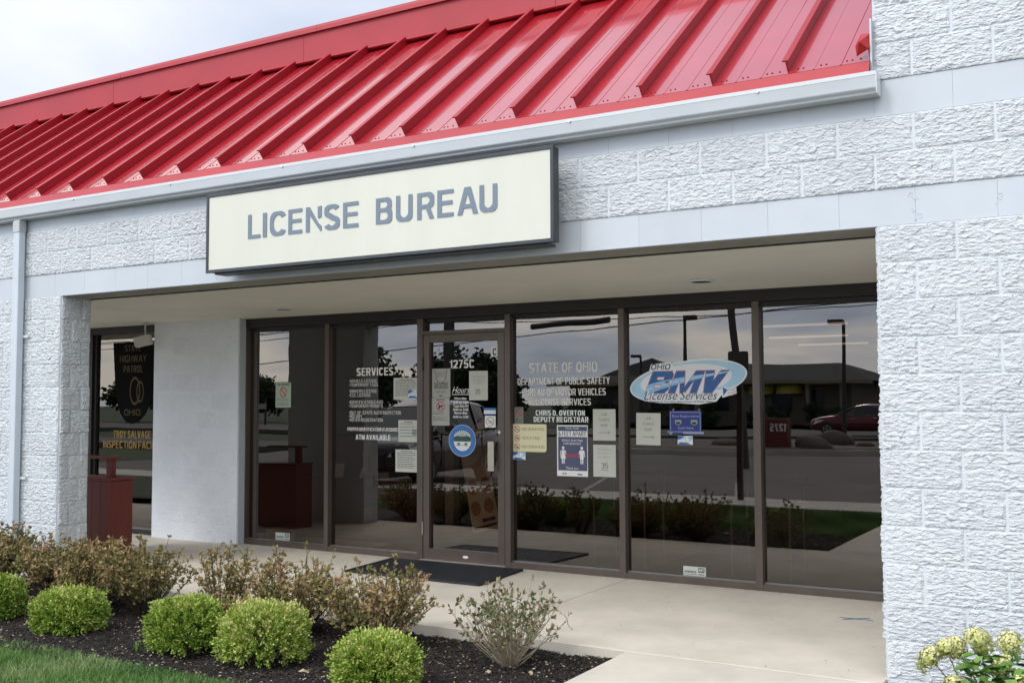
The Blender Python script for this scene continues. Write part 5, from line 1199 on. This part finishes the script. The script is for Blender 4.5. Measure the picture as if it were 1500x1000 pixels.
for (c, ra, rb, tl) in heads:
    c = np.array(c) - base; n = 700; dv = r.normal(0, 1, (n, 3)); dv /= np.linalg.norm(dv, axis=1, keepdims=True)
    P = c + dv * np.array([ra, ra, rb]) * r.uniform(.5, 1.12, (n, 1)) * (1 - .25 * dv[:, 2:]); P[:, 0] += tl * (P[:, 2] - c[2]) 
    a = r.normal(0, 1, (n, 3)); a -= dv * (a * dv).sum(1, keepdims=True); a /= np.linalg.norm(a, axis=1, keepdims=True); b = np.cross(dv, a); s = r.uniform(.0045, .0085, n)[:, None]
    V = np.stack([P - a * s, P - b * s + dv * .002, P + a * s, P + b * s + dv * .002], 1); F = np.arange(n * 4).reshape(n, 4)
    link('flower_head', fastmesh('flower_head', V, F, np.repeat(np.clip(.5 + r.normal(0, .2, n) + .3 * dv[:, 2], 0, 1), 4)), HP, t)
q = MB()
for (c, ra, rb, tl) in heads:
    c = np.array(c) - base; q.tube([(r.normal(0, .03), r.normal(0, .03), 0), tuple(c * .6 + r.normal(0, .02, 3)), tuple(c)], [.006, .004, .002], 5, False)
link('stems', q.mesh('stems'), mat('hydrangea_stem', (.06, .045, .03), .7), t)
n = 620; P = np.stack([r.normal(.05, .19, n), r.normal(0.02, .10, n), r.uniform(.02, .40, n)], 1); P = P[(P[:, 0] > -.26 + (P[:, 2] - .1) * .5) & (P[:, 2] < .42 - abs(P[:, 0]) * .3)]; n = len(P)
nd = np.stack([P[:, 0] * 3 + r.normal(0, .6, n), P[:, 1] * 3 + r.normal(0, .6, n) - .5, r.normal(.15, .35, n)], 1)
L = r.uniform(.06, .105, n)
d = nd / np.linalg.norm(nd, axis=1, keepdims=True); s = np.cross(d, np.array([0, 0, 1.0]) + r.normal(0, .25, (n, 3))); s /= np.linalg.norm(s, axis=1, keepdims=True); u = np.cross(s, d)
L_ = L[:, None]; Wd = L_ * .30
V = np.stack([P, P + d * L_ * .3 + s * Wd * .85 + u * .006, P + d * L_ * .6 + s * Wd * .75 + u * .004, P + d * L_ - u * .012, P + d * L_ * .6 - s * Wd * .75 + u * .004, P + d * L_ * .3 - s * Wd * .85 + u * .006, P + d * L_ * .45 - u * .006], 1)
b = np.arange(n)[:, None] * 7; F = np.concatenate([b + np.array([[i, (i + 1) % 6, 6]]) for i in range(6)])
link('foliage', fastmesh('foliage', V, F, np.repeat(np.clip(r.normal(.45, .22, n), 0, 1), 7)), HL, t)

# ================================================================ ACROSS THE LOT (seen mirrored in the windows)
# building with a low hip roof
DSH = mat('dark_shingles', (.035, .032, .034), .9, noise=.3, nscale=6); TANW = mat('tan_wall', (.20, .175, .14), .85, noise=.15, nscale=2); WINB = mat('dark_window', (.03, .035, .04), .1); TRIMB = mat('pale_soffit', (.30, .26, .18), .8)
far = empty('hip_roof_building', (-24, -58, -.2), 'long low tan building with dark hip roof across the parking lot, mirrored in the windows', 'building')
X0b, X1b, Y0b, Y1b = -36.0, -12.9, -72.0, -57.0
MB().box(X0b + 1.2, X1b - 1.6, Y0b + 1, Y1b - 1.2, -.2, 2.9).obj('wall', TANW, far)
MB().add([(X0b, Y0b, 2.75), (X1b, Y0b, 2.75), (X1b, Y1b, 2.75), (X0b, Y1b, 2.75), (X0b + 7.5, (Y0b + Y1b) / 2, 4.12), (X1b - 3.8, (Y0b + Y1b) / 2, 4.12)], [(0, 1, 5, 4), (1, 2, 5), (2, 3, 4, 5), (3, 0, 4), (3, 2, 1, 0)]).obj('roof', DSH, far)
MB().box(X0b, X1b, Y1b - .02, Y1b + .12, 2.55, 2.78).obj('fascia', TRIMB, far)
MB().add([(-33.5, -60, 3.2), (-26.5, -60, 3.2), (-30, -62.5, 4.75), (-33.5, -65, 3.2), (-26.5, -65, 3.2)], [(0, 1, 2), (1, 4, 2), (4, 3, 2), (3, 0, 2), (0, 3, 4, 1)]).obj('cross_gable', DSH, far)
for i in range(9):
    x = -34 + i * 2.15
    if i in (2, 6): MB().box(x - .5, x + .5, Y1b - 1.199, Y1b - 1.12, -.1, 2.1).obj('door', mat('grey_door', (.30, .29, .26), .6), far)
    else:
        w = MB().box(x - .65, x + .65, Y1b - 1.199, Y1b - 1.14, .8, 2.2).obj('window', WINB, far)
        MB().box(x - .72, x + .72, Y1b - 1.139, Y1b - 1.10, .7, .8).obj('sill', TRIMB, w)
for x in (-20.3, -18.4):
    q = MB(); n_ = 10; vs = []
    for i in range(n_ + 1):
        a = math.pi * i / n_; 
        for j in range(5):
            f = j / 4 * math.pi / 2; vs.append((x + .85 * math.cos(a), Y1b - 1.1 + .9 * math.sin(a) * math.cos(f), 1.9 + .75 * math.sin(f) * (1 if True else 0) * (math.sin(a) * .25 + .75)))
    q.add(vs, [(i * 5 + j, (i + 1) * 5 + j, (i + 1) * 5 + j + 1, i * 5 + j + 1) for i in range(n_) for j in range(4)]); q.obj('yellow_awning', mat('yellow_awning', (.55, .47, .08), .7), far, smooth=True)
for x in (-30, -24.5, -17.0, -14.8): MB().box(x - .12, x + .12, Y1b - .5, Y1b - .2, -.2, 2.6).obj('porch_post', TRIMB, far)
# hedges
ORD = ['first', 'second', 'third', 'fourth', 'fifth', 'sixth', 'seventh', 'eighth', 'ninth', 'tenth']
HEDGE = mat('hedge_leaves', (.03, .05, .015), .8, tone=[(.015, .030, .010), (.03, .055, .015), (.06, .09, .03)])
def clump(name, label, cat, group, x, y, z, rx, ry, rz, n, leaf, seed, m=HEDGE, trunk=0, gaps=0.0):
    r = np.random.default_rng(seed); t = empty(name, (x, y, -.25), label, cat, group)
    k = 26 if trunk else 7; cen = r.normal(0, 1, (k, 3)); cen /= np.linalg.norm(cen, axis=1, keepdims=True); cen *= r.uniform(.35, .82, (k, 1))
    idx = r.integers(0, k, n); dv = r.normal(0, 1, (n, 3)); dv /= np.linalg.norm(dv, axis=1, keepdims=True)
    P = (cen[idx] + dv * r.uniform(.15, .42, (n, 1))) * np.array([rx, ry, rz]) + np.array([0, 0, z + .25])
    V, F, tt = leaves(P, r.normal(0, 1, (n, 3)), np.full(n, leaf) * r.uniform(.6, 1.3, n), np.full(n, leaf * .4), .5 + .2 * r.normal(0, 1, k)[idx] + r.normal(0, .15, n), r)
    link('crown' if trunk else 'foliage', fastmesh('crown', V, F, tt), m, t)
    q = MB()
    if trunk:
        q.tube([(0, 0, 0), (.1, 0, (z + .25) * .5), (0, .1, z + .25)], [trunk, trunk * .75, trunk * .3], 8)
        for c in cen[:9]: q.tube([(.05, 0, (z + .25) * .55), tuple(c * np.array([rx, ry, rz]) * .8 + np.array([0, 0, z + .25]))], [trunk * .35, trunk * .08], 5)
        link('trunk', q.mesh('trunk'), TWIG, t)
    else:
        q.tube([(0, 0, 0), (0, 0, z + .25)], .05, 6); link('stem', q.mesh('stem'), TWIG, t)
for i, x in enumerate((-33, -31.2, -29.0, -26.8, -24.6, -22.6, -19.9, -18.2, -15.6, -13.9)):
    clump('round_hedge', ORD[i] + ' dark rounded hedge from the left, in front of the low tan building', 'hedge', 'rounded hedges across the lot', x, -54.5, .55, 1.0, .8, .85, 1100, .16, 100 + i)
TREE = mat('tree_leaves', (.04, .06, .02), .8, tone=[(.018, .034, .012), (.035, .060, .018), (.065, .10, .03)])
for i, (x, y, h, w) in enumerate(((-78, -60, 3.4, 3.5), (-72, -63, 3.9, 3.6), (-66, -58, 3.5, 3.3), (-60, -61, 4.3, 3.6), (-55, -60, 4.4, 3.8), (-49.5, -63, 5.6, 3.2), (-44, -60, 4.6, 3.0), (-39.5, -56, 3.2, 2.2), (-86, -62, 3.8, 4))):
    clump('leafy_tree', ORD[i] + ' leafy tree in the tree row beyond the road, mirrored in the windows', 'tree', 'trees beyond the road', x, y, h * .62, w, w * .8, h * .52, 2600, .42, 200 + i, TREE, .22)
clump('leafy_tree', 'dark tree with spiky crown standing left of the doorway poles, mirrored in the glass', 'tree', None, -33.0, -33.0, 2.6, 1.9, 1.6, 1.7, 2600, .22, 333, TREE, .14)

# light poles, utility pole and wires
POLE = mat('dark_pole', (.05, .045, .042), .6); UPOLE = mat('weathered_pole', (.12, .105, .09), .8, noise=.3, nscale=4, stretch=(6, 6, .5))
def lamp_pole(x, y, h, s, label):
    t = empty('lot_light_pole', (x, y, -.2), label, 'light pole', 'parking lot light poles')
    MB().tube([(x, y, -.2), (x, y, h)], [.09, .06], 8).obj('pole', POLE, t); MB().box(x + min(0, s * .9), x + max(0, s * .9), y - .16, y + .16, h - .06, h + .10).obj('lamp_head', POLE, t, bevel=.02)
    MB().box(x - .2, x + .2, y - .2, y + .2, -.2, .2).obj('base', CONC2, t)
lamp_pole(-8.30, -30, 4.42, -.6, 'thin light pole behind the red car, mirrored in the rightmost window')
lamp_pole(-23.2, -45, 4.05, -.6, 'distant light pole above the hip roof, mirrored left in the logo window')
lamp_pole(-12.72, -25, 4.45, .5, 'tall light pole above the oval logo, mirrored in the glass')
lamp_pole(-26.45, -30.5, 6.5, .6, 'light pole mirrored beside the house number on the door')
t = empty('utility_pole', (-7.28, -15, -.2), 'grey wooden utility pole mirrored near the right edge of the logo window', 'utility pole')
MB().tube([(-7.2, -15, -.2), (-7.9, -15, 8.5)], [.10, .08], 10).obj('pole', UPOLE, t)
MB().box(-8.8, -6.9, -15.15, -14.85, 8.0, 8.15).obj('cross_arm', UPOLE, t)
t = empty('utility_pole', (-27.4, -31.5, -.2), 'thick dark utility pole mirrored at the left of the door glass', 'utility pole')
MB().tube([(-27.4, -31.5, -.2), (-27.35, -31.5, 9)], [.26, .20], 10).obj('pole', UPOLE, t); MB().box(-28.4, -26.4, -31.6, -31.4, 8.3, 8.5).obj('cross_arm', UPOLE, t)
for i, (z, y) in enumerate(((6.25, -48.5), (6.75, -48.9), (6.9, -49.3))):
    pts = [(x, y, z + .004 * ((x + 40) % 45 - 22) ** 2 * .35 + (x + 40) * .012) for x in np.linspace(-110, 10, 50)]
    o = MB().tube(pts, .035, 4).obj('power_line', INK); tag(o, ['lowest', 'middle', 'highest'][i] + ' of three long power lines above the road, mirrored in the windows', 'power line', 'overhead power lines')
o = MB().tube([(-16.2, -20, 3.98), (-13.3, -20, 4.08)], [.10, .10], 8).obj('splice_case', POLE); tag(o, 'dark cable splice case hanging on a wire, mirrored above the oval logo', 'cable case')
o = MB().tube([(x, -20, 3.86 + (x + 13) * .055) for x in np.linspace(-30, -5, 20)], .022, 4).obj('power_line', INK); tag(o, 'near cable carrying the splice case, mirrored above the oval logo', 'power line')
# post with the back of a sign at the kerb
t = empty('parking_sign', (-4.12, -5.35, -.05), 'brown post with dark parking sign at the kerb, mirrored in the logo window', 'sign')
MB().box(-4.17, -4.09, -5.43, -5.35, -.05, 2.22).obj('post', mat('brown_post', (.060, .030, .025), .6), t)
MB().prism([(-4.29, 1.98), (-4.27, 1.96), (-3.98, 1.96), (-3.96, 1.98), (-3.96, 2.24), (-3.98, 2.26), (-4.27, 2.26), (-4.29, 2.24)], -5.345, -5.340).obj('sign_plate', mat('grey_plate', (.10, .10, .10), .5), t)

# planted island with rocks and red sign block
t = empty('rock_island', (-9.5, -23.5, -.2), None, None, kind='structure'); t['label'] = 'kerbed gravel island in the lot'
isl = [(-9.6 + (5.6 if math.cos(a) > 0 else 4.4) * math.cos(a), -24 + 3.6 * math.sin(a) - .35 * 4 * math.cos(a)) for a in np.linspace(0, 6.283, 41)[:40]]
MB().prism(isl, -.2, -.03, 'z').obj('kerb', CONC2, t)
MB().prism([(-9.6 + (x + 9.6) * .955, -24 + (y + 24) * .93) for x, y in isl], -.03, .0, 'z').obj('gravel_bed', mat('pale_gravel', (.22, .19, .16), .95, noise=.45, nscale=4, bump=1, bscale=12, bdist=.05), t)
def boulder(x, y, s, seed, lab):
    import bmesh
    bm = bmesh.new(); bmesh.ops.create_icosphere(bm, subdivisions=3, radius=1); r = np.random.default_rng(seed); ph = r.uniform(0, 6, 6)
    for v in bm.verts:
        c = v.co; k = 1 + .13 * math.sin(c.x * 2.3 + ph[0]) + .10 * math.sin(c.y * 3.1 + ph[1]) + .08 * math.sin(c.z * 4 + ph[2] + c.x * 2) + r.uniform(-.02, .02)
        v.co = Vector((c.x * s[0] * k, c.y * s[1] * k, max(c.z * s[2] * k, -.1)))
    me = bpy.data.meshes.new('boulder'); bm.to_mesh(me); bm.free(); me.shade_smooth()
    o = link('boulder', me, mat('boulder_stone', (.17, .13, .11), .9, noise=.3, nscale=2, bump=.6, bscale=9, bdist=.04)); o.location = (x, y, 0); tag(o, lab, 'boulder', 'boulders on the island')
boulder(-7.35, -22.3, (.62, .42, .40), 1, 'large pinkish boulder on the island right of the red sign block')
boulder(-7.5, -25.2, (.60, .4, .40), 2, 'rounder boulder behind the large one on the island')
boulder(-6.4, -24.4, (.30, .22, .12), 3, 'flat small rock on the right half of the island')
boulder(-10.8, -23.6, (.5, .4, .25), 4, 'low rock on the left half of the island behind the oval logo')
t = empty('red_sign_block', (-8.4, -21.9, 0), 'low red brick sign block with white street number on the island', 'sign')
RB = mat('red_sign_brick', (.20, .045, .035), .8, noise=.25, nscale=9)
for j in range(7):
    for i in range(3):
        xo = -8.98 + i * .30 + (0 if j % 2 else -.0); a0_, a1_ = xo, xo + .293
        if j % 2: a0_, a1_ = xo - .0 + .0, xo + .293
        MB().box(a0_, a1_, -22.1, -21.7, .0 + j * .13, .125 + j * .13).obj('brick', RB, t)
MB().box(-8.97, -8.09, -22.05, -21.75, .002, .93).obj('mortar_core', mat('mortar', (.2, .17, .15), .9), t)
o = text('1275', (-8.75, -8.20, .50, .76), 0, WHITEP, t, 'number', bold=.03)
o.data.transform(Matrix.Translation((8.4, 21.9, 0)).inverted() @ Matrix.Translation((0, 0, 0)))
# turn the number to face the storefront (+y) instead of the default -y
co = np.empty(len(o.data.vertices) * 3); o.data.vertices.foreach_get('co', co); co = co.reshape(-1, 3); c0 = co.mean(0); co[:, 0] = -(co[:, 0] - c0[0]) + .0; co[:, 1] = .206; co[:, 2] = co[:, 2]; o.data.vertices.foreach_set('co', co.ravel()); o.data.update()

# small roadside sign at the left
t = empty('roadside_sign', (-53, -45, -.2), 'small pale roadside sign board on posts, mirrored low in the leftmost window', 'sign')
MB().box(-54.2, -52.3, -45.05, -44.95, .95, 1.35).obj('board', mat('pale_board', (.40, .40, .36), .6), t); MB().box(-54.2, -53.2, -45.05, -44.95, 1.45, 1.75).obj('upper_board', MATS['pale_board'], t)
for x in (-54.1, -52.4): MB().box(x - .05, x + .05, -45.15, -45.05, -.2, 1.75).obj('post', POLE, t)

# ---------------------------------------------------------------- vehicles
CGL = mat('car_glass', (.015, .017, .02), .04, spec=.9); TYRE = mat('tyre', (.015, .015, .016), .8); RIM = mat('alloy_rim', (.50, .50, .50), .3, metal=.9); LAMP = mat('headlamp', (.72, .72, .70), .08, metal=.4); TAIL = mat('tail_lamp', (.35, .015, .015), .2); CHR = mat('chrome_trim', (.75, .75, .75), .12, metal=1.0)
def car(name, label, loc, rz, paint, L, Wd, H, zb, belt, st, wheels, wr, cat='car', trimline=True):
    """st: stations (x, belt height, roof height or None, half width factor, roof half width factor), front of the car at -x"""
    t = empty(name, loc, label, cat, None, rz)
    body = MB(); rows = []
    for (x, zbelt, zr, wf, rf) in st:
        hw = Wd / 2 * wf
        half = [(hw * .80, zb), (hw * .97, zb + .12), (hw * 1.0, zb + (zbelt - zb) * .45), (hw * .995, zb + (zbelt - zb) * .72), (hw * .93, zbelt), (hw * .60, zbelt + .025)]
        rows.append([(x, -a, b) for a, b in half] + [(x, a, b) for a, b in half[::-1]])
    n = len(rows[0]); body.v = [p for rr in rows for p in rr]
    body.f = [(i * n + j, i * n + j + 1, (i + 1) * n + j + 1, (i + 1) * n + j) for i in range(len(rows) - 1) for j in range(n - 1)] + [(i * n + n - 1, i * n, (i + 1) * n, (i + 1) * n + n - 1) for i in range(len(rows) - 1)] + [tuple(range(n)), tuple(range((len(rows) - 1) * n, len(rows) * n))[::-1]]
    me = body.mesh('body', smooth=True); ob = link('body', me, paint, t)
    sm = ob.modifiers.new('s', 'SUBSURF'); sm.levels = sm.render_levels = 2
    # greenhouse
    gs = [(x, zbelt, zr, wf, rf) for (x, zbelt, zr, wf, rf) in st if zr]
    gl = MB(); rf_ = MB()
    q = []
    for (x, zbelt, zr, wf, rf) in gs: q.append([(x, -Wd / 2 * wf * .92, zbelt - .01), (x, -Wd / 2 * rf, zr - .05), (x, -Wd / 2 * rf * .82, zr), (x, Wd / 2 * rf * .82, zr), (x, Wd / 2 * rf, zr - .05), (x, Wd / 2 * wf * .92, zbelt - .01)])
    m_ = 6; gl.v = [p for rr in q for p in rr]
    gl.f = [(i * m_ + j, i * m_ + j + 1, (i + 1) * m_ + j + 1, (i + 1) * m_ + j) for i in range(len(q) - 1) for j in (0, 4)] + [(i * m_ + j, i * m_ + j + 1, (i + 1) * m_ + j + 1, (i + 1) * m_ + j) for i in (0, len(q) - 2) for j in (1, 2, 3)]
    link('windows', gl.mesh('windows', smooth=False), CGL, t)
    rf_.v = [(x, y, z + .012) for rr in q[1:-1] for (x, y, z) in rr[1:5]]; rf_.f = [(i * 4 + j, i * 4 + j + 1, (i + 1) * 4 + j + 1, (i + 1) * 4 + j) for i in range(len(q) - 3) for j in range(3)]
    o = link('roof_panel', rf_.mesh('roof_panel', smooth=True), paint, t)
    pil = MB()
    for s in (0, 5):
        o_ = 1 if s == 0 else 4
        for i in range(len(q)):
            if i in (0, 1, len(q) - 2, len(q) - 1) or i == len(q) // 2: 
                j = i
                a, b = Vector(q[i][s]), Vector(q[i][o_]); oy = Vector((0, -.012 if s == 0 else .012, 0)); pil.tube([a + oy, b + oy], .028, 5)
        for i in (0, len(q) - 2):
            pil.tube([Vector(q[i][s]) + Vector((0, 0, .02)), Vector(q[i + 1][o_])], .03, 5)
    link('pillars', pil.mesh('pillars'), paint, t)
    for s in (-1, 1):
        rail = MB().tube([(x, s * (Wd / 2 * rf + .004), zr - .055) for (x, zbelt, zr, wf, rf) in gs] , .012, 5); link('roof_trim', rail.mesh('roof_trim'), CHR, t)
        bl = MB().tube([(x, s * (Wd / 2 * wf * .965), zbelt - .02) for (x, zbelt, zr, wf, rf) in gs], .009, 4); link('belt_trim', bl.mesh('belt_trim'), CHR, t)
        for wx in wheels:
            w = MB().tube([(wx, s * (Wd / 2 - .20), wr), (wx, s * (Wd / 2 - .01), wr)], wr, 28).tube([(wx, s * (Wd / 2 - .015), wr), (wx, s * (Wd / 2 + .012), wr)], [wr * .98, wr * .90], 28); wo = link('wheel', w.mesh('wheel'), TYRE, t)
            rm = MB(); yy_ = s * (Wd / 2 + .016)
            for k in range(24):
                a, b = k / 24 * 6.2832, (k + 1) / 24 * 6.2832
                rm.prism([(wx + r_ * math.cos(c), wr + r_ * math.sin(c)) for r_, c in ((wr * .60, a), (wr * .68, a), (wr * .68, b), (wr * .60, b))], yy_ - .006, yy_ + .006)
            for k in range(5):
                for da in (-.13, .13):
                    a = k / 5 * 6.2832 + .3 + da; rm.prism([(wx + wr * (.10 * math.cos(a) - .035 * math.sin(a)), wr + wr * (.10 * math.sin(a) + .035 * math.cos(a))), (wx + wr * (.62 * math.cos(a) - .04 * math.sin(a)), wr + wr * (.62 * math.sin(a) + .04 * math.cos(a))), (wx + wr * (.62 * math.cos(a) + .04 * math.sin(a)), wr + wr * (.62 * math.sin(a) - .04 * math.cos(a))), (wx + wr * (.10 * math.cos(a) + .035 * math.sin(a)), wr + wr * (.10 * math.sin(a) - .035 * math.cos(a)))], yy_ - .004, yy_ + .004)
            link('rim', rm.mesh('rim'), RIM, wo)
            arch = MB()
            ap_ = [(wx + (wr + .05) * math.cos(a), wr + (wr + .05) * math.sin(a)) for a in np.linspace(-.25, math.pi + .25, 16)]
            arch.prism(ap_, s * (Wd / 2 - .22), s * (Wd / 2 + .004)); link('wheel_arch', arch.mesh('wheel_arch'), INK, t)
        xf, zf = st[1][0], st[1][1]
        link('headlight', MB().add([(xf - .12, s * Wd * .30, zf - .24), (xf + .12, s * Wd * .485, zf - .25), (xf + .66, s * Wd * .512, zf - .02), (xf + .34, s * Wd * .49, zf + .03), (xf + .02, s * Wd * .36, zf - .02), (xf + .2, s * Wd * .46, zf - .10)], [(0, 1, 5), (1, 2, 5), (2, 3, 5), (3, 4, 5), (4, 0, 5)]).mesh('headlight'), LAMP, t)
        xr, zr_ = st[-2][0], st[-2][1]
        link('tail_light', MB().box(xr - .20, xr + .05, s * Wd * .40 - .03, s * Wd * .46 + .04, zr_ - .20, zr_ - .03).mesh('tail_light', bevel=.02), TAIL, t)
        link('mirror', MB().box(gs[0][0] + .35, gs[0][0] + .50, s * (Wd / 2 * .99) - .02, s * (Wd / 2 * .99) + s * .16 + .02, gs[0][1] + .01, gs[0][1] + .15).mesh('mirror', bevel=.02), paint, t)
        for dx in ((wheels[0] + .62), ((wheels[0] + wheels[1]) / 2 + .15), (wheels[1] - .30)):
            link('door_seam', MB().box(dx - .004, dx + .004, s * Wd / 2 * .985 - .012, s * Wd / 2 * .985 + .019, zb + .18, belt - .03).mesh('door_seam'), INK, t)
        for dx in ((wheels[0] + wheels[1]) / 2 - .12, wheels[1] - .42): link('door_handle', MB().box(dx - .09, dx + .07, s * Wd * .495 - .01, s * Wd * .495 + .03, belt - .16, belt - .13).mesh('door_handle', bevel=.005), CHR, t)
    xf = st[0][0]
    link('grille', MB().box(xf - .03, xf + .06, -Wd * .25, Wd * .25, zb + .22, zb + .48).mesh('grille', bevel=.01), INK, t)
    link('number_plate', MB().box(st[-1][0] + .0, st[-1][0] + .03, -.26, .26, zb + .35, zb + .5).mesh('number_plate'), WHITEV, t)
    return t
suv_st = [(-2.36, .72, None, .72, 0), (-2.25, .92, None, .90, 0), (-1.9, 1.0, None, .98, 0), (-1.3, 1.06, None, 1, 0), (-1.0, 1.08, 1.10, 1, .80), (-.30, 1.08, 1.58, 1, .70), (.2, 1.08, 1.69, 1, .70), (1.0, 1.10, 1.70, 1, .70), (1.7, 1.12, 1.64, .99, .68), (2.2, 1.12, 1.15, .95, .78), (2.34, 1.02, None, .88, 0), (2.38, .75, None, .80, 0)]
NAVY = mat('dark_car_paint', (.012, .013, .018), .22, coat=1.0, metal=.3)
car('dark_suv', 'dark SUV parked nose in at the kerb, mirrored in the door and second window', (-11.60, -7.30, -.2), math.radians(-98), NAVY, 4.74, 1.84, 1.7, .24, 1.08, suv_st, (-1.42, 1.42), .355)
red_st = [(-2.25, .55, None, .72, 0), (-2.1, .78, None, .90, 0), (-1.7, .88, None, .98, 0), (-1.2, .96, None, 1, 0), (-.95, .98, 1.0, 1, .80), (-.1, .98, 1.42, 1, .66), (.3, .98, 1.48, 1, .66), (.9, 1.0, 1.44, 1, .66), (1.3, 1.02, 1.34, .99, .66), (1.95, 1.04, 1.07, .95, .74), (2.2, .98, None, .88, 0), (2.26, .7, None, .80, 0)]
car('red_car', 'dark red hatchback on the road, mirrored at the right edge of the rightmost window', (-9.95, -40.2, -.19), 0.03, mat('dark_red_paint', (.16, .012, .022), .25, coat=1.0, metal=.3), 4.5, 1.75, 1.48, .22, .98, red_st, (-1.32, 1.30), .32)
for o in bpy.data.objects:
    if o.name.split('.')[0] in ('panel_screws', 'small_print', 'typed_text', 'pillars'): o['kind'] = 'stuff'
